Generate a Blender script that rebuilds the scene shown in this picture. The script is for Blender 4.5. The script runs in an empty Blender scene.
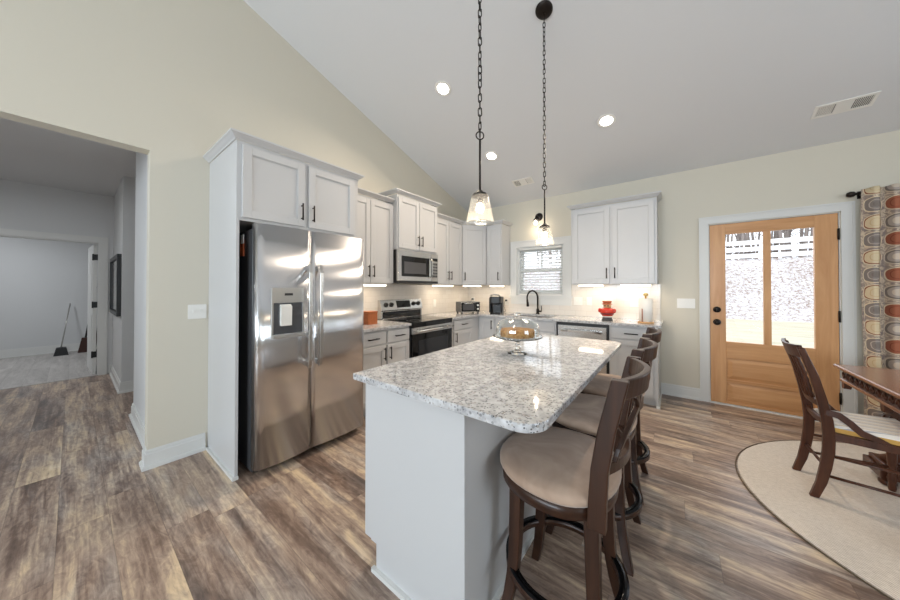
import bpy, math, random
from mathutils import Vector, Matrix
random.seed(7)
S = bpy.context.scene
COL = S.collection
PI = math.pi

# ---------------------------------------------------------------- camera
cam_d = bpy.data.cameras.new('camera')
cam_d.sensor_fit = 'HORIZONTAL'
cam_d.sensor_width = 36.0
cam_d.lens = 291.0 / 900 * 36.0
cam_d.shift_x = 0.0
cam_d.shift_y = -14.67 / 900
cam_d.clip_start = 0.02
cam = bpy.data.objects.new('camera', cam_d)
COL.objects.link(cam)
cam.location = (3.0656, -4.5325, 1.3228)
cam.rotation_euler = (PI / 2 + 0.0093, 0, 0.6568)
S.camera = cam

# ---------------------------------------------------------------- world, exposure, daylight, added fill
S.view_settings.view_transform = 'Standard'
S.view_settings.look = 'None'
S.view_settings.gamma = 1.0
S.view_settings.exposure = 0.2
S.view_settings.use_curve_mapping = False
S.cycles.max_bounces = 10
S.cycles.diffuse_bounces = 6
S.cycles.transparent_max_bounces = 24
S.cycles.sample_clamp_indirect = 6.0
wd = bpy.data.worlds.new('overcast_sky')
S.world = wd
wd.use_nodes = True
bg = wd.node_tree.nodes['Background']
bg.inputs[0].default_value = (0.90, 0.95, 1.0, 1)
bg.inputs[1].default_value = 2.7


def area_light(name, loc, rot, sx, sy, power, color, spread=None):
    d = bpy.data.lights.new(name, 'AREA')
    d.shape = 'RECTANGLE'
    d.size, d.size_y = sx, sy
    d.energy = power
    d.color = color
    if spread: d.spread = spread
    o = bpy.data.objects.new(name, d)
    COL.objects.link(o)
    o.location = loc
    o.rotation_euler = rot
    return o


DAY = (0.77, 0.89, 1.0)
# patio door daylight, then added fill lamps set in made-up rear and side windows
area_light('daylight_patio_door', (5.65, 0.30, 1.05), (-PI / 2, 0, 0), 1.7, 1.9, 46, DAY)
area_light('added_fill_rear', (1.3, -9.2, 1.7), (PI / 2, 0, 0), 1.7, 1.5, 104, DAY)
area_light('added_fill_rear_second', (3.2, -9.2, 1.7), (PI / 2, 0, 0), 1.7, 1.5, 104, DAY)
area_light('added_fill_side', (7.25, -4.6, 1.6), (PI / 2, 0, PI / 2), 2.0, 1.5, 40, (0.70, 0.85, 1.0))

WARM = (1.0, 0.80, 0.58)
SOFT = (1.0, 0.83, 0.65)

# ---------------------------------------------------------------- node helpers


def srgb(r, g, b):
    f = lambda c: (c / 255 / 12.92) if c / 255 <= 0.04045 else ((c / 255 + 0.055) / 1.055) ** 2.4
    return (f(r), f(g), f(b), 1.0)


class NT:
    def __init__(s, name):
        s.m = bpy.data.materials.new(name)
        s.m.use_nodes = True
        s.t = s.m.node_tree
        s.n = s.t.nodes
        s.n.clear()
        s.out = s.n.new('ShaderNodeOutputMaterial')

    def node(s, typ, ins=None, **kw):
        x = s.n.new(typ)
        for k, v in kw.items(): setattr(x, k, v)
        for k, v in (ins or {}).items(): s.set(x, k, v)
        return x

    def set(s, x, k, v):
        i = x.inputs[k]
        if hasattr(v, 'is_output') or isinstance(v, bpy.types.NodeSocket):
            s.t.links.new(v, i)
        else:
            i.default_value = v

    def math(s, op, a, b=0.0, c=None, clamp=False):
        x = s.node('ShaderNodeMath', {0: a, 1: b}, operation=op, use_clamp=clamp)
        if c is not None: s.set(x, 2, c)
        return x.outputs[0]

    def mix(s, fac, a, b, blend='MIX'):
        x = s.n.new('ShaderNodeMix')
        x.data_type = 'RGBA'
        x.blend_type = blend
        s.set(x, 0, fac); s.set(x, 6, a); s.set(x, 7, b)
        return x.outputs[2]

    def pos(s):
        return s.node('ShaderNodeNewGeometry').outputs['Position']

    def sep(s, v):
        x = s.node('ShaderNodeSeparateXYZ', {0: v})
        return x.outputs[0], x.outputs[1], x.outputs[2]

    def comb(s, x, y, z=0.0):
        return s.node('ShaderNodeCombineXYZ', {0: x, 1: y, 2: z}).outputs[0]

    def scale(s, v, sc):
        x = s.node('ShaderNodeVectorMath', {0: v, 1: sc}, operation='MULTIPLY')
        return x.outputs[0]

    def noise(s, v, scale, detail=3.0, rough=0.5, dist=0.0):
        x = s.node('ShaderNodeTexNoise', {'Vector': v, 'Scale': scale, 'Detail': detail, 'Roughness': rough, 'Distortion': dist})
        return x.outputs[0]

    def ramp(s, fac, stops, interp='LINEAR'):
        x = s.node('ShaderNodeValToRGB', {0: fac})
        r = x.color_ramp
        r.interpolation = interp
        while len(r.elements) < len(stops): r.elements.new(0.5)
        for e, (p, c) in zip(r.elements, stops):
            e.position = p
            e.color = c
        return x.outputs[0]

    def bump(s, h, strength=0.2, dist=0.01):
        return s.node('ShaderNodeBump', {'Height': h, 'Strength': strength, 'Distance': dist}).outputs[0]

    def pbsdf(s, color, rough=0.5, metal=0.0, spec=0.5, normal=None, **kw):
        x = s.node('ShaderNodeBsdfPrincipled', {'Base Color': color, 'Roughness': rough, 'Metallic': metal, 'Specular IOR Level': spec})
        if normal is not None: s.set(x, 'Normal', normal)
        for k, v in kw.items(): s.set(x, k.replace('_', ' '), v)
        s.t.links.new(x.outputs[0], s.out.inputs[0])
        return x


def paint(name, col, rough=0.55, noise=0.02, spec=0.4):
    t = NT(name)
    p = t.pos()
    n = t.noise(p, 2.5, 3)
    c = t.mix(t.math('MULTIPLY', n, noise * 4), col, tuple([x * 0.86 for x in col[:3]] + [1]))
    b = t.bump(t.noise(p, 180, 2), 0.05, 0.002)
    t.pbsdf(c, rough, 0, spec, b)
    return t.m


def plain(name, col, rough=0.5, metal=0.0, spec=0.5, var=0.08):
    t = NT(name)
    n = t.noise(t.pos(), 14, 3)
    c = t.mix(t.math('MULTIPLY', n, var * 2), col, tuple([x * 0.7 for x in col[:3]] + [1]))
    t.pbsdf(c, rough, metal, spec)
    return t.m


def emit(name, col, strength):
    t = NT(name)
    e = t.node('ShaderNodeEmission', {0: col, 1: strength})
    t.t.links.new(e.outputs[0], t.out.inputs[0])
    return t.m


def glass(name, tint=(1, 1, 1, 1), base=0.04, edge=0.55, rough=0.0):
    t = NT(name)
    lw = t.node('ShaderNodeLayerWeight', {0: 0.25})
    f = t.math('MULTIPLY_ADD', t.math('POWER', lw.outputs['Facing'], 2.0), edge, base, clamp=True)
    tr = t.node('ShaderNodeBsdfTransparent', {0: tint})
    gl = t.node('ShaderNodeBsdfGlossy', {0: (1, 1, 1, 1), 'Roughness': rough})
    m = t.node('ShaderNodeMixShader', {0: f, 1: tr.outputs[0], 2: gl.outputs[0]})
    t.t.links.new(m.outputs[0], t.out.inputs[0])
    return t.m


def wood(name, dark, light, axis='z', scale=1.0, rough=0.35, coat=0.0, spec=0.5):
    t = NT(name)
    tc = t.node('ShaderNodeTexCoord').outputs['Object']
    k = {'x': (1.2, 14, 14), 'y': (14, 1.2, 14), 'z': (14, 14, 1.2)}[axis]
    v = t.scale(tc, tuple(q * scale for q in k))
    n = t.noise(v, 1.6, 6, 0.6, 0.6)
    c = t.ramp(n, [(0.25, dark), (0.75, light)])
    x = t.pbsdf(c, rough, 0, spec, t.bump(n, 0.05, 0.002))
    x.inputs['Coat Weight'].default_value = coat
    x.inputs['Coat Roughness'].default_value = 0.15
    return t.m


def steel(name, col=(0.66, 0.66, 0.67, 1), rough=0.21, aniso=0.9, grain=0.03):
    t = NT(name)
    tc = t.node('ShaderNodeTexCoord').outputs['Object']
    n = t.noise(t.scale(tc, (300, 300, 3)), 1.0, 2)
    n2 = t.noise(t.scale(tc, (0.12, 0.12, 2.6)), 1.1, 1)
    tg = t.node('ShaderNodeTangent', direction_type='UV_MAP', uv_map='UVMap')
    b = t.bump(t.math('ADD', n2, t.math('MULTIPLY', n, 0.003)), 0.035, 0.05)
    t.pbsdf(col, t.math('MULTIPLY_ADD', n, grain, rough), 1.0, 0.5, b, Anisotropic=aniso, Tangent=tg.outputs[0])
    return t.m


def floor_planks(name, stops, pw=0.183, pl=1.22, rough=0.27, seam=0.3, gloss_var=0.12, greys=False):
    t = NT(name)
    x, y, z = t.sep(t.pos())
    ry = t.math('DIVIDE', y, pw)
    row = t.math('FLOOR', ry)
    off = t.node('ShaderNodeTexWhiteNoise', {'W': row}, noise_dimensions='1D').outputs[0]
    rx = t.math('ADD', t.math('DIVIDE', x, pl), t.math('MULTIPLY', off, 7.31))
    colm = t.math('FLOOR', rx)
    idn = t.node('ShaderNodeTexWhiteNoise', {'Vector': t.comb(row, colm)}, noise_dimensions='2D').outputs[0]
    patch = t.noise(t.comb(t.math('MULTIPLY', x, 0.75), t.math('MULTIPLY', y, 6.2), t.math('MULTIPLY', idn, 3.0)), 1.15, 4, 0.62, 0.7)
    grain = t.noise(t.comb(t.math('MULTIPLY', x, 2.6), t.math('MULTIPLY', y, 46.0), t.math('MULTIPLY', idn, 23.0)), 1.0, 6, 0.62, 0.7)
    fac = t.math('ADD', t.math('MULTIPLY_ADD', t.math('SUBTRACT', patch, 0.5), 1.8, 0.43), t.math('MULTIPLY', t.math('SUBTRACT', idn, 0.5), 0.16))
    fac = t.math('ADD', fac, t.math('MULTIPLY', t.math('SUBTRACT', grain, 0.5), 0.8))
    fig = t.noise(t.comb(t.math('MULTIPLY', x, 5.5), t.math('MULTIPLY', y, 15.0), t.math('MULTIPLY', idn, 9.0)), 1.3, 6, 0.7, 1.8)
    fac = t.math('ADD', fac, t.math('MULTIPLY', t.math('SUBTRACT', fig, 0.5), 0.85), clamp=True)
    c = t.ramp(fac, stops)
    if greys:
        gp = t.noise(t.comb(t.math('MULTIPLY', x, 1.1), t.math('MULTIPLY', y, 3.4), t.math('MULTIPLY_ADD', idn, 11.0, 40.0)), 1.2, 3, 0.6, 0.5)
        gf = t.math('MULTIPLY', t.math('MULTIPLY_ADD', gp, 4.0, -1.85, clamp=True), 0.45)
        bw = t.node('ShaderNodeRGBToBW', {0: c}).outputs[0]
        c = t.mix(gf, c, t.node('ShaderNodeCombineColor', {0: t.math('MULTIPLY', bw, 0.98), 1: bw, 2: t.math('MULTIPLY', bw, 1.02)}).outputs[0])
    fy = t.math('FRACT', ry)
    fx = t.math('FRACT', rx)
    dy = t.math('MULTIPLY', t.math('MINIMUM', fy, t.math('SUBTRACT', 1.0, fy)), pw)
    dx = t.math('MULTIPLY', t.math('MINIMUM', fx, t.math('SUBTRACT', 1.0, fx)), pl)
    d = t.math('MINIMUM', dx, dy)
    sm = t.math('LESS_THAN', d, 0.0016)
    c = t.mix(t.math('MULTIPLY', sm, seam), c, (0.02, 0.016, 0.013, 1))
    h = t.math('SUBTRACT', t.math('MULTIPLY', grain, 0.3), sm)
    t.pbsdf(c, t.math('MULTIPLY_ADD', grain, gloss_var, rough), 0, 0.45, t.bump(h, 0.10, 0.002))
    return t.m


M = {}
M['wall'] = paint('cream_wall_paint', srgb(208, 202, 187))
M['hall'] = paint('grey_hall_paint', srgb(206, 207, 207))
M['ceil'] = paint('white_ceiling_paint', srgb(217, 218, 219), 0.8)
M['trim'] = paint('white_trim_paint', srgb(214, 214, 211), 0.35, 0.01)
M['cab'] = paint('white_cabinet_lacquer', srgb(197, 197, 197), 0.32, 0.008)
M['cabin'] = paint('cabinet_underside', srgb(205, 190, 165), 0.5)
M['floor'] = floor_planks('rustic_vinyl_planks', [
    (0.0, srgb(94, 76, 66)), (0.22, srgb(122, 101, 88)), (0.40, srgb(150, 129, 114)), (0.52, srgb(168, 147, 129)),
    (0.64, srgb(188, 166, 141)), (0.80, srgb(210, 187, 154)), (1.0, srgb(222, 202, 172))], greys=True)
M['floor2'] = floor_planks('pale_grey_planks', [(0.0, srgb(150, 146, 143)), (0.5, srgb(176, 172, 168)), (1.0, srgb(198, 194, 190))], 0.19, 1.2, 0.45, 0.25)
M['steel'] = steel('brushed_stainless')
M['steel2'] = steel('satin_stainless', (0.66, 0.655, 0.64, 1), 0.22, 0.3)
M['bronze'] = plain('dark_bronze', srgb(46, 41, 38), 0.35, 0.8)
M['blackm'] = plain('matte_black', srgb(28, 28, 29), 0.4, 0.0)
M['blackg'] = plain('gloss_black', srgb(14, 14, 15), 0.06, 0.0)
M['dgrey'] = plain('dark_grey_enamel', srgb(62, 62, 64), 0.4)
M['oveng'] = plain('oven_glass', srgb(40, 42, 46), 0.05)
M['mwg'] = plain('microwave_glass', srgb(82, 82, 84), 0.12)
M['white'] = plain('white_plastic', srgb(232, 230, 224), 0.35, var=0.02)
M['chrome'] = plain('chrome', (0.8, 0.8, 0.8, 1), 0.12, 1.0, var=0.02)
M['silver'] = plain('silver_plastic', srgb(176, 174, 170), 0.3, 0.6)
M['nutwood'] = wood('dark_walnut_stain', srgb(35, 20, 13), srgb(68, 42, 28), 'z', 1.0, 0.34, 0.08, 0.35)
M['nutwoodx'] = wood('dark_walnut_flat', srgb(35, 20, 13), srgb(68, 42, 28), 'y', 1.0, 0.34, 0.08, 0.35)
M['antique'] = wood('antique_mahogany', srgb(48, 24, 14), srgb(90, 52, 33), 'z', 1.2, 0.34, 0.1, 0.35)
M['tabletop'] = wood('polished_oak_top', srgb(128, 88, 68), srgb(168, 124, 98), 'y', 0.8, 0.22, 0.4)
M['doorwood'] = wood('fir_door_wood', srgb(188, 134, 84), srgb(214, 164, 114), 'z', 0.8, 0.38, 0.15)
M['doorwoodx'] = wood('fir_door_rail_wood', srgb(186, 132, 82), srgb(212, 162, 112), 'x', 0.8, 0.38, 0.15)
M['canwood'] = wood('honey_wood', srgb(140, 74, 34), srgb(176, 100, 52), 'x', 1.5, 0.4)
M['pane'] = glass('window_pane_glass', (0.98, 0.99, 1, 1), 0.03, 0.5)


def mk_shade():
    t = NT('clear_seeded_glass')
    lw = t.node('ShaderNodeLayerWeight', {0: 0.25})
    f = t.math('MULTIPLY_ADD', t.math('POWER', lw.outputs['Facing'], 2.0), 0.3, 0.06, clamp=True)
    tr = t.node('ShaderNodeBsdfTransparent', {0: (0.97, 0.97, 0.96, 1)})
    gl = t.node('ShaderNodeBsdfGlossy', {0: (1, 1, 1, 1), 'Roughness': 0.14})
    df = t.node('ShaderNodeBsdfTranslucent', {0: (0.9, 0.9, 0.88, 1)})
    seeds = t.noise(t.pos(), 140, 2)
    a = t.node('ShaderNodeMixShader', {0: t.math('MULTIPLY_ADD', seeds, 0.02, 0.03), 1: tr.outputs[0], 2: df.outputs[0]})
    m = t.node('ShaderNodeMixShader', {0: f, 1: a.outputs[0], 2: gl.outputs[0]})
    t.t.links.new(m.outputs[0], t.out.inputs[0])
    return t.m


M['shade'] = mk_shade()
M['crystal'] = glass('clear_crystal', (0.93, 0.95, 0.95, 1), 0.07, 1.0)
_g = NT('solid_clear_glass')
_g.pbsdf((0.97, 0.985, 0.985, 1), 0.0, 0, 0.5, None, Transmission_Weight=1.0, IOR=1.46)
M['crystal_solid'] = _g.m
M['bulb'] = emit('warm_bulb', (1.0, 0.88, 0.70, 1), 15)
M['can'] = emit('downlight_lens', (1.0, 0.96, 0.90, 1), 24)
M['strip'] = emit('under_cabinet_lens', (1.0, 0.86, 0.66, 1), 6)
M['paper'] = plain('paper_towel', srgb(244, 240, 232), 0.9, var=0.03)
M['orange'] = plain('orange_label', srgb(205, 98, 48), 0.5)
M['cake'] = None


def mk_granite():
    t = NT('speckled_granite')
    p = t.pos()
    a = t.noise(p, 26, 4, 0.6)
    c = t.ramp(a, [(0.32, srgb(162, 162, 164)), (0.5, srgb(192, 192, 193)), (0.68, srgb(214, 215, 216))])
    v = t.node('ShaderNodeTexVoronoi', {'Vector': p, 'Scale': 95.0, 'Randomness': 1.0})
    r, g, b = t.sep(v.outputs['Color'])
    near = t.math('LESS_THAN', v.outputs['Distance'], 0.5)
    n2 = t.noise(p, 9, 3)
    thr = t.math('MULTIPLY_ADD', n2, 0.34, 0.06)
    dark = t.math('MULTIPLY', t.math('LESS_THAN', r, thr), near)
    c = t.mix(t.math('MULTIPLY', dark, 0.62), c, srgb(96, 97, 100))
    tan = t.math('MULTIPLY', t.math('GREATER_THAN', g, 0.84), near)
    c = t.mix(t.math('MULTIPLY', tan, 0.55), c, srgb(158, 148, 138))
    v2 = t.node('ShaderNodeTexVoronoi', {'Vector': p, 'Scale': 170.0})
    r2, g2, b2 = t.sep(v2.outputs['Color'])
    blk = t.math('MULTIPLY', t.math('LESS_THAN', r2, 0.07), t.math('LESS_THAN', v2.outputs['Distance'], 0.5))
    c = t.mix(t.math('MULTIPLY', blk, 0.85), c, srgb(52, 52, 56))
    t.pbsdf(c, 0.055, 0, 0.9)
    return t.m


M['granite'] = mk_granite()
_s = NT('translucent_white_slat')
_d = _s.node('ShaderNodeBsdfDiffuse', {0: srgb(238, 238, 236)})
_t = _s.node('ShaderNodeBsdfTranslucent', {0: srgb(238, 238, 236)})
_x = _s.node('ShaderNodeMixShader', {0: 0.5, 1: _d.outputs[0], 2: _t.outputs[0]})
_s.t.links.new(_x.outputs[0], _s.out.inputs[0])
M['slat'] = _s.m


def mk_tile():
    t = NT('white_subway_tile')
    x, y, z = t.sep(t.pos())
    u = t.math('ADD', x, y)
    b = t.node('ShaderNodeTexBrick', {'Vector': t.comb(u, z), 'Color1': srgb(226, 220, 212), 'Color2': srgb(220, 213, 204), 'Mortar': srgb(206, 198, 188),
                                     'Scale': 1.0, 'Mortar Size': 0.0015, 'Brick Width': 0.152, 'Row Height': 0.0762})
    t.pbsdf(b.outputs[0], 0.15, 0, 0.5, t.bump(t.math('SUBTRACT', 1.0, b.outputs['Fac']), 0.25, 0.001))
    return t.m


M['tile'] = mk_tile()


def mk_jute():
    t = NT('braided_jute')
    p = t.pos()
    x, y, z = t.sep(p)
    w = t.node('ShaderNodeTexWave', {'Vector': p, 'Scale': 34.0, 'Distortion': 2.0, 'Detail': 2.0}, bands_direction='DIAGONAL')
    n = t.noise(t.scale(p, (60, 160, 60)), 1.0, 3)
    f = t.math('ADD', t.math('MULTIPLY', w.outputs['Fac'], 0.4), t.math('MULTIPLY', n, 0.6))
    c = t.ramp(f, [(0.2, srgb(178, 166, 152)), (0.5, srgb(212, 201, 188)), (0.8, srgb(228, 218, 206))])
    t.pbsdf(c, 0.9, 0, 0.2, t.bump(f, 0.5, 0.004))
    return t.m


M['jute'] = mk_jute()
M['juteedge'] = plain('dark_rug_binding', srgb(98, 84, 66), 0.9)


def mk_suede():
    t = NT('taupe_suede')
    p = t.pos()
    n = t.noise(p, 3.2, 4, 0.6, 0.8)
    c = t.ramp(n, [(0.35, srgb(148, 124, 106)), (0.5, srgb(166, 141, 122)), (0.65, srgb(190, 166, 146))])
    x = t.pbsdf(c, 0.85, 0, 0.25, t.bump(t.noise(p, 400, 2), 0.1, 0.001))
    x.inputs['Sheen Weight'].default_value = 0.25
    return t.m


M['suede'] = mk_suede()


def mk_cake():
    t = NT('golden_cake')
    n = t.noise(t.pos(), 60, 4)
    c = t.ramp(n, [(0.3, srgb(150, 96, 48)), (0.55, srgb(198, 146, 88)), (0.8, srgb(224, 184, 130))])
    t.pbsdf(c, 0.8, 0, 0.2, t.bump(n, 0.6, 0.006))
    return t.m


M['cake'] = mk_cake()


def mk_stripes():
    t = NT('striped_seat_fabric')
    x, y, z = t.sep(t.node('ShaderNodeTexCoord').outputs['Object'])
    f = t.math('FRACT', t.math('MULTIPLY', y, 15.0))
    c = t.ramp(f, [(0.0, srgb(240, 236, 228)), (0.40, srgb(186, 186, 190)), (0.52, srgb(242, 238, 230)), (0.70, srgb(214, 198, 172)), (0.8, srgb(242, 238, 230))], 'CONSTANT')
    c = t.mix(t.math('LESS_THAN', z, 0.452), c, srgb(214, 168, 92))
    t.pbsdf(c, 0.8, 0, 0.2)
    return t.m


M['stripe'] = mk_stripes()


def mk_curtain():
    t = NT('circle_print_fabric')
    uv = t.node('ShaderNodeUVMap').outputs[0]
    u, v, _ = t.sep(uv)
    cu = t.math('DIVIDE', u, 0.135)
    cv = t.math('DIVIDE', v, 0.158)
    iu, iv = t.math('FLOOR', cu), t.math('FLOOR', cv)
    fu = t.math('SUBTRACT', t.math('FRACT', cu), 0.5)
    fv = t.math('SUBTRACT', t.math('FRACT', cv), 0.5)
    wob = t.math('MULTIPLY', t.math('SUBTRACT', t.noise(uv, 9, 2), 0.5), 0.12)
    p = lambda q: t.math('POWER', t.math('ABSOLUTE', q), 2.6)
    d = t.math('ADD', t.math('POWER', t.math('ADD', p(fu), p(fv)), 1 / 2.6), wob)
    pu = t.math('MODULO', t.math('ABSOLUTE', iu), 2.0)
    pv = t.math('MODULO', t.math('ABSOLUTE', iv), 2.0)
    cream, rust, grey, mauve = srgb(216, 198, 164), srgb(142, 86, 66), srgb(140, 131, 126), srgb(164, 148, 136)
    swirl = t.noise(uv, 22, 3, 0.5, 1.2)
    base = t.ramp(swirl, [(0.35, srgb(140, 126, 122)), (0.47, mauve), (0.55, srgb(214, 196, 170)), (0.62, srgb(164, 148, 138))])
    # column A: cream oval with a rust ring, then a grey disc
    ringA = t.ramp(d, [(0.0, cream), (0.20, srgb(204, 178, 140)), (0.225, cream), (0.36, rust), (0.41, srgb(222, 206, 178)), (0.46, mauve)], 'CONSTANT')
    ringB = t.ramp(d, [(0.0, srgb(128, 118, 112)), (0.16, grey), (0.24, srgb(190, 178, 166)), (0.27, srgb(136, 126, 120)), (0.40, srgb(222, 204, 174)), (0.45, mauve)], 'CONSTANT')
    ringC = t.ramp(d, [(0.0, srgb(160, 98, 74)), (0.22, srgb(138, 76, 58)), (0.25, srgb(156, 94, 72)), (0.36, srgb(214, 196, 168)), (0.41, mauve)], 'CONSTANT')
    ringD = t.ramp(d, [(0.0, srgb(206, 192, 176)), (0.18, srgb(172, 160, 152)), (0.30, srgb(126, 116, 110)), (0.37, srgb(200, 184, 164)), (0.42, mauve)], 'CONSTANT')
    a = t.mix(pv, ringA, ringB)
    b = t.mix(pv, ringD, ringC)
    c = t.mix(pu, a, b)
    c = t.mix(t.math('GREATER_THAN', d, 0.45), c, base)
    t.pbsdf(c, 0.85, 0, 0.2, t.bump(t.noise(uv, 500, 1), 0.1, 0.001))
    return t.m


M['curtain'] = mk_curtain()


def mk_bank():
    t = NT('leaf_littered_bank')
    p = t.pos()
    n = t.noise(p, 9.0, 5, 0.8)
    n2 = t.noise(p, 0.35, 2)
    f = t.math('ADD', n, t.math('MULTIPLY', t.math('SUBTRACT', n2, 0.5), 0.15))
    c = t.ramp(f, [(0.34, srgb(84, 78, 76)), (0.43, srgb(146, 126, 116)), (0.50, srgb(168, 164, 164)), (0.62, srgb(204, 204, 208))])
    t.pbsdf(c, 0.95, 0, 0.1)
    return t.m


M['bank'] = mk_bank()


def mk_lawn():
    t = NT('dormant_lawn')
    n = t.noise(t.scale(t.pos(), (0.6, 2.0, 1)), 1.4, 4)
    c = t.ramp(n, [(0.3, srgb(158, 154, 136)), (0.55, srgb(180, 171, 152)), (0.8, srgb(168, 172, 152))])
    t.pbsdf(c, 0.95, 0, 0.1)
    return t.m


M['lawn'] = mk_lawn()
M['porch'] = plain('porch_concrete', srgb(120, 130, 142), 0.8)
M['fence'] = plain('white_vinyl_fence', srgb(246, 246, 248), 0.5, var=0.02)
M['bark'] = plain('grey_bark', srgb(140, 130, 124), 0.9)
M['art'] = plain('dim_mirror_glass', srgb(150, 152, 156), 0.08, 0.6)

# ---------------------------------------------------------------- mesh helpers


class MB:
    def __init__(s):
        s.v, s.f, s.s, s.uv = [], [], [], None

    def add(s, vs, fs, smooth=False):
        b = len(s.v)
        s.v += [tuple(v) for v in vs]
        s.f += [tuple(b + i for i in f) for f in fs]
        s.s += [smooth] * len(fs)
        return s

    def box(s, x0, x1, y0, y1, z0, z1):
        x0, x1 = sorted((x0, x1)); y0, y1 = sorted((y0, y1)); z0, z1 = sorted((z0, z1))
        return s.add([(x0, y0, z0), (x1, y0, z0), (x1, y1, z0), (x0, y1, z0), (x0, y0, z1), (x1, y0, z1), (x1, y1, z1), (x0, y1, z1)],
                     [(0, 3, 2, 1), (4, 5, 6, 7), (0, 1, 5, 4), (1, 2, 6, 5), (2, 3, 7, 6), (3, 0, 4, 7)])

    def frame(s, p):
        p = Vector(p).normalized()
        a = Vector((0, 0, 1)) if abs(p.z) < 0.9 else Vector((1, 0, 0))
        u = p.cross(a).normalized()
        return u, p.cross(u).normalized()

    def cyl(s, p0, p1, r0, r1=None, n=18, cap=True, smooth=True):
        r1 = r0 if r1 is None else r1
        p0, p1 = Vector(p0), Vector(p1)
        u, w = s.frame(p1 - p0)
        vs = [p + (u * math.cos(2 * PI * i / n) + w * math.sin(2 * PI * i / n)) * r for p, r in ((p0, r0), (p1, r1)) for i in range(n)]
        s.add(vs, [(i, (i + 1) % n, n + (i + 1) % n, n + i) for i in range(n)], smooth)
        if cap:
            b = len(s.v) - 2 * n
            s.f += [tuple(b + i for i in range(n))[::-1], tuple(b + n + i for i in range(n))]
            s.s += [False, False]
        return s

    def lathe(s, prof, c=(0, 0, 0), n=32, axis='z', closed=False):
        vs, fs = [], []
        def pt(r, h, a):
            q = (r * math.cos(a), r * math.sin(a), h)
            if axis == 'x': q = (h, q[0], q[1])
            if axis == 'y': q = (q[1], h, q[0])
            return (q[0] + c[0], q[1] + c[1], q[2] + c[2])
        m = len(prof)
        for r, h in prof:
            for i in range(n): vs.append(pt(max(r, 1e-5), h, 2 * PI * i / n))
        for k in range(m - 1 + (1 if closed else 0)):
            k2 = (k + 1) % m
            for i in range(n):
                j = (i + 1) % n
                fs.append((k * n + i, k * n + j, k2 * n + j, k2 * n + i))
        return s.add(vs, fs, True)

    def tube(s, pts, r, n=8, closed=False, cap=True):
        pts = [Vector(p) for p in pts]
        m = len(pts)
        rs = r if isinstance(r, (list, tuple)) else [r] * m
        tang = []
        for i in range(m):
            a = pts[i - 1] if (i > 0 or closed) else pts[0]
            b = pts[(i + 1) % m] if (i < m - 1 or closed) else pts[-1]
            tang.append((b - a).normalized())
        u, w = s.frame(tang[0])
        vs = []
        for i in range(m):
            t = tang[i]
            u = (u - t * u.dot(t)).normalized()
            w = t.cross(u)
            vs += [pts[i] + (u * math.cos(2 * PI * k / n) + w * math.sin(2 * PI * k / n)) * rs[i] for k in range(n)]
        fs = []
        for i in range(m if closed else m - 1):
            j = (i + 1) % m
            for k in range(n): fs.append((i * n + k, i * n + (k + 1) % n, j * n + (k + 1) % n, j * n + k))
        s.add(vs, fs, True)
        if cap and not closed:
            b = len(s.v) - m * n
            s.f += [tuple(b + k for k in range(n))[::-1], tuple(b + (m - 1) * n + k for k in range(n))]
            s.s += [False, False]
        return s

    def sweep(s, pts, A, B, smooth=False, closed=False):
        # rectangular section: A, B are vectors (half extents) or lists of vectors
        m = len(pts)
        vs = []
        for i, p in enumerate(pts):
            a = Vector(A[i] if isinstance(A, list) else A); b = Vector(B[i] if isinstance(B, list) else B); p = Vector(p)
            vs += [p - a - b, p + a - b, p + a + b, p - a + b]
        fs = []
        for i in range(m if closed else m - 1):
            j = (i + 1) % m
            for k in range(4): fs.append((i * 4 + k, i * 4 + (k + 1) % 4, j * 4 + (k + 1) % 4, j * 4 + k))
        if not closed: fs += [(3, 2, 1, 0), tuple((m - 1) * 4 + k for k in range(4))]
        return s.add(vs, fs, smooth)

    def prism(s, poly, axis, a, b, smooth=False):
        def pt(p, h):
            if axis == 'z': return (p[0], p[1], h)
            if axis == 'y': return (p[0], h, p[1])
            return (h, p[0], p[1])
        n = len(poly)
        vs = [pt(p, a) for p in poly] + [pt(p, b) for p in poly]
        s.add(vs, [tuple(range(n))[::-1], tuple(range(n, 2 * n))])
        b0 = len(s.v) - 2 * n
        s.f += [(b0 + i, b0 + (i + 1) % n, b0 + n + (i + 1) % n, b0 + n + i) for i in range(n)]
        s.s += [smooth] * n
        return s

    def xf(s, mat):
        s.v = [tuple(mat @ Vector(v)) for v in s.v]
        return s


def rrect(x0, x1, y0, y1, r, n=6, corners=(1, 1, 1, 1)):
    out = []
    for (cx, cy, a0, on) in ((x1 - r, y1 - r, 0, corners[0]), (x0 + r, y1 - r, PI / 2, corners[1]), (x0 + r, y0 + r, PI, corners[2]), (x1 - r, y0 + r, 1.5 * PI, corners[3])):
        if on:
            for i in range(n + 1):
                a = a0 + PI / 2 * i / n
                out.append((cx + r * math.cos(a), cy + r * math.sin(a)))
        else:
            out.append((cx + r * (1 if math.cos(a0 + PI / 4) > 0 else -1), cy + r * (1 if math.sin(a0 + PI / 4) > 0 else -1)))
    return out


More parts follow.
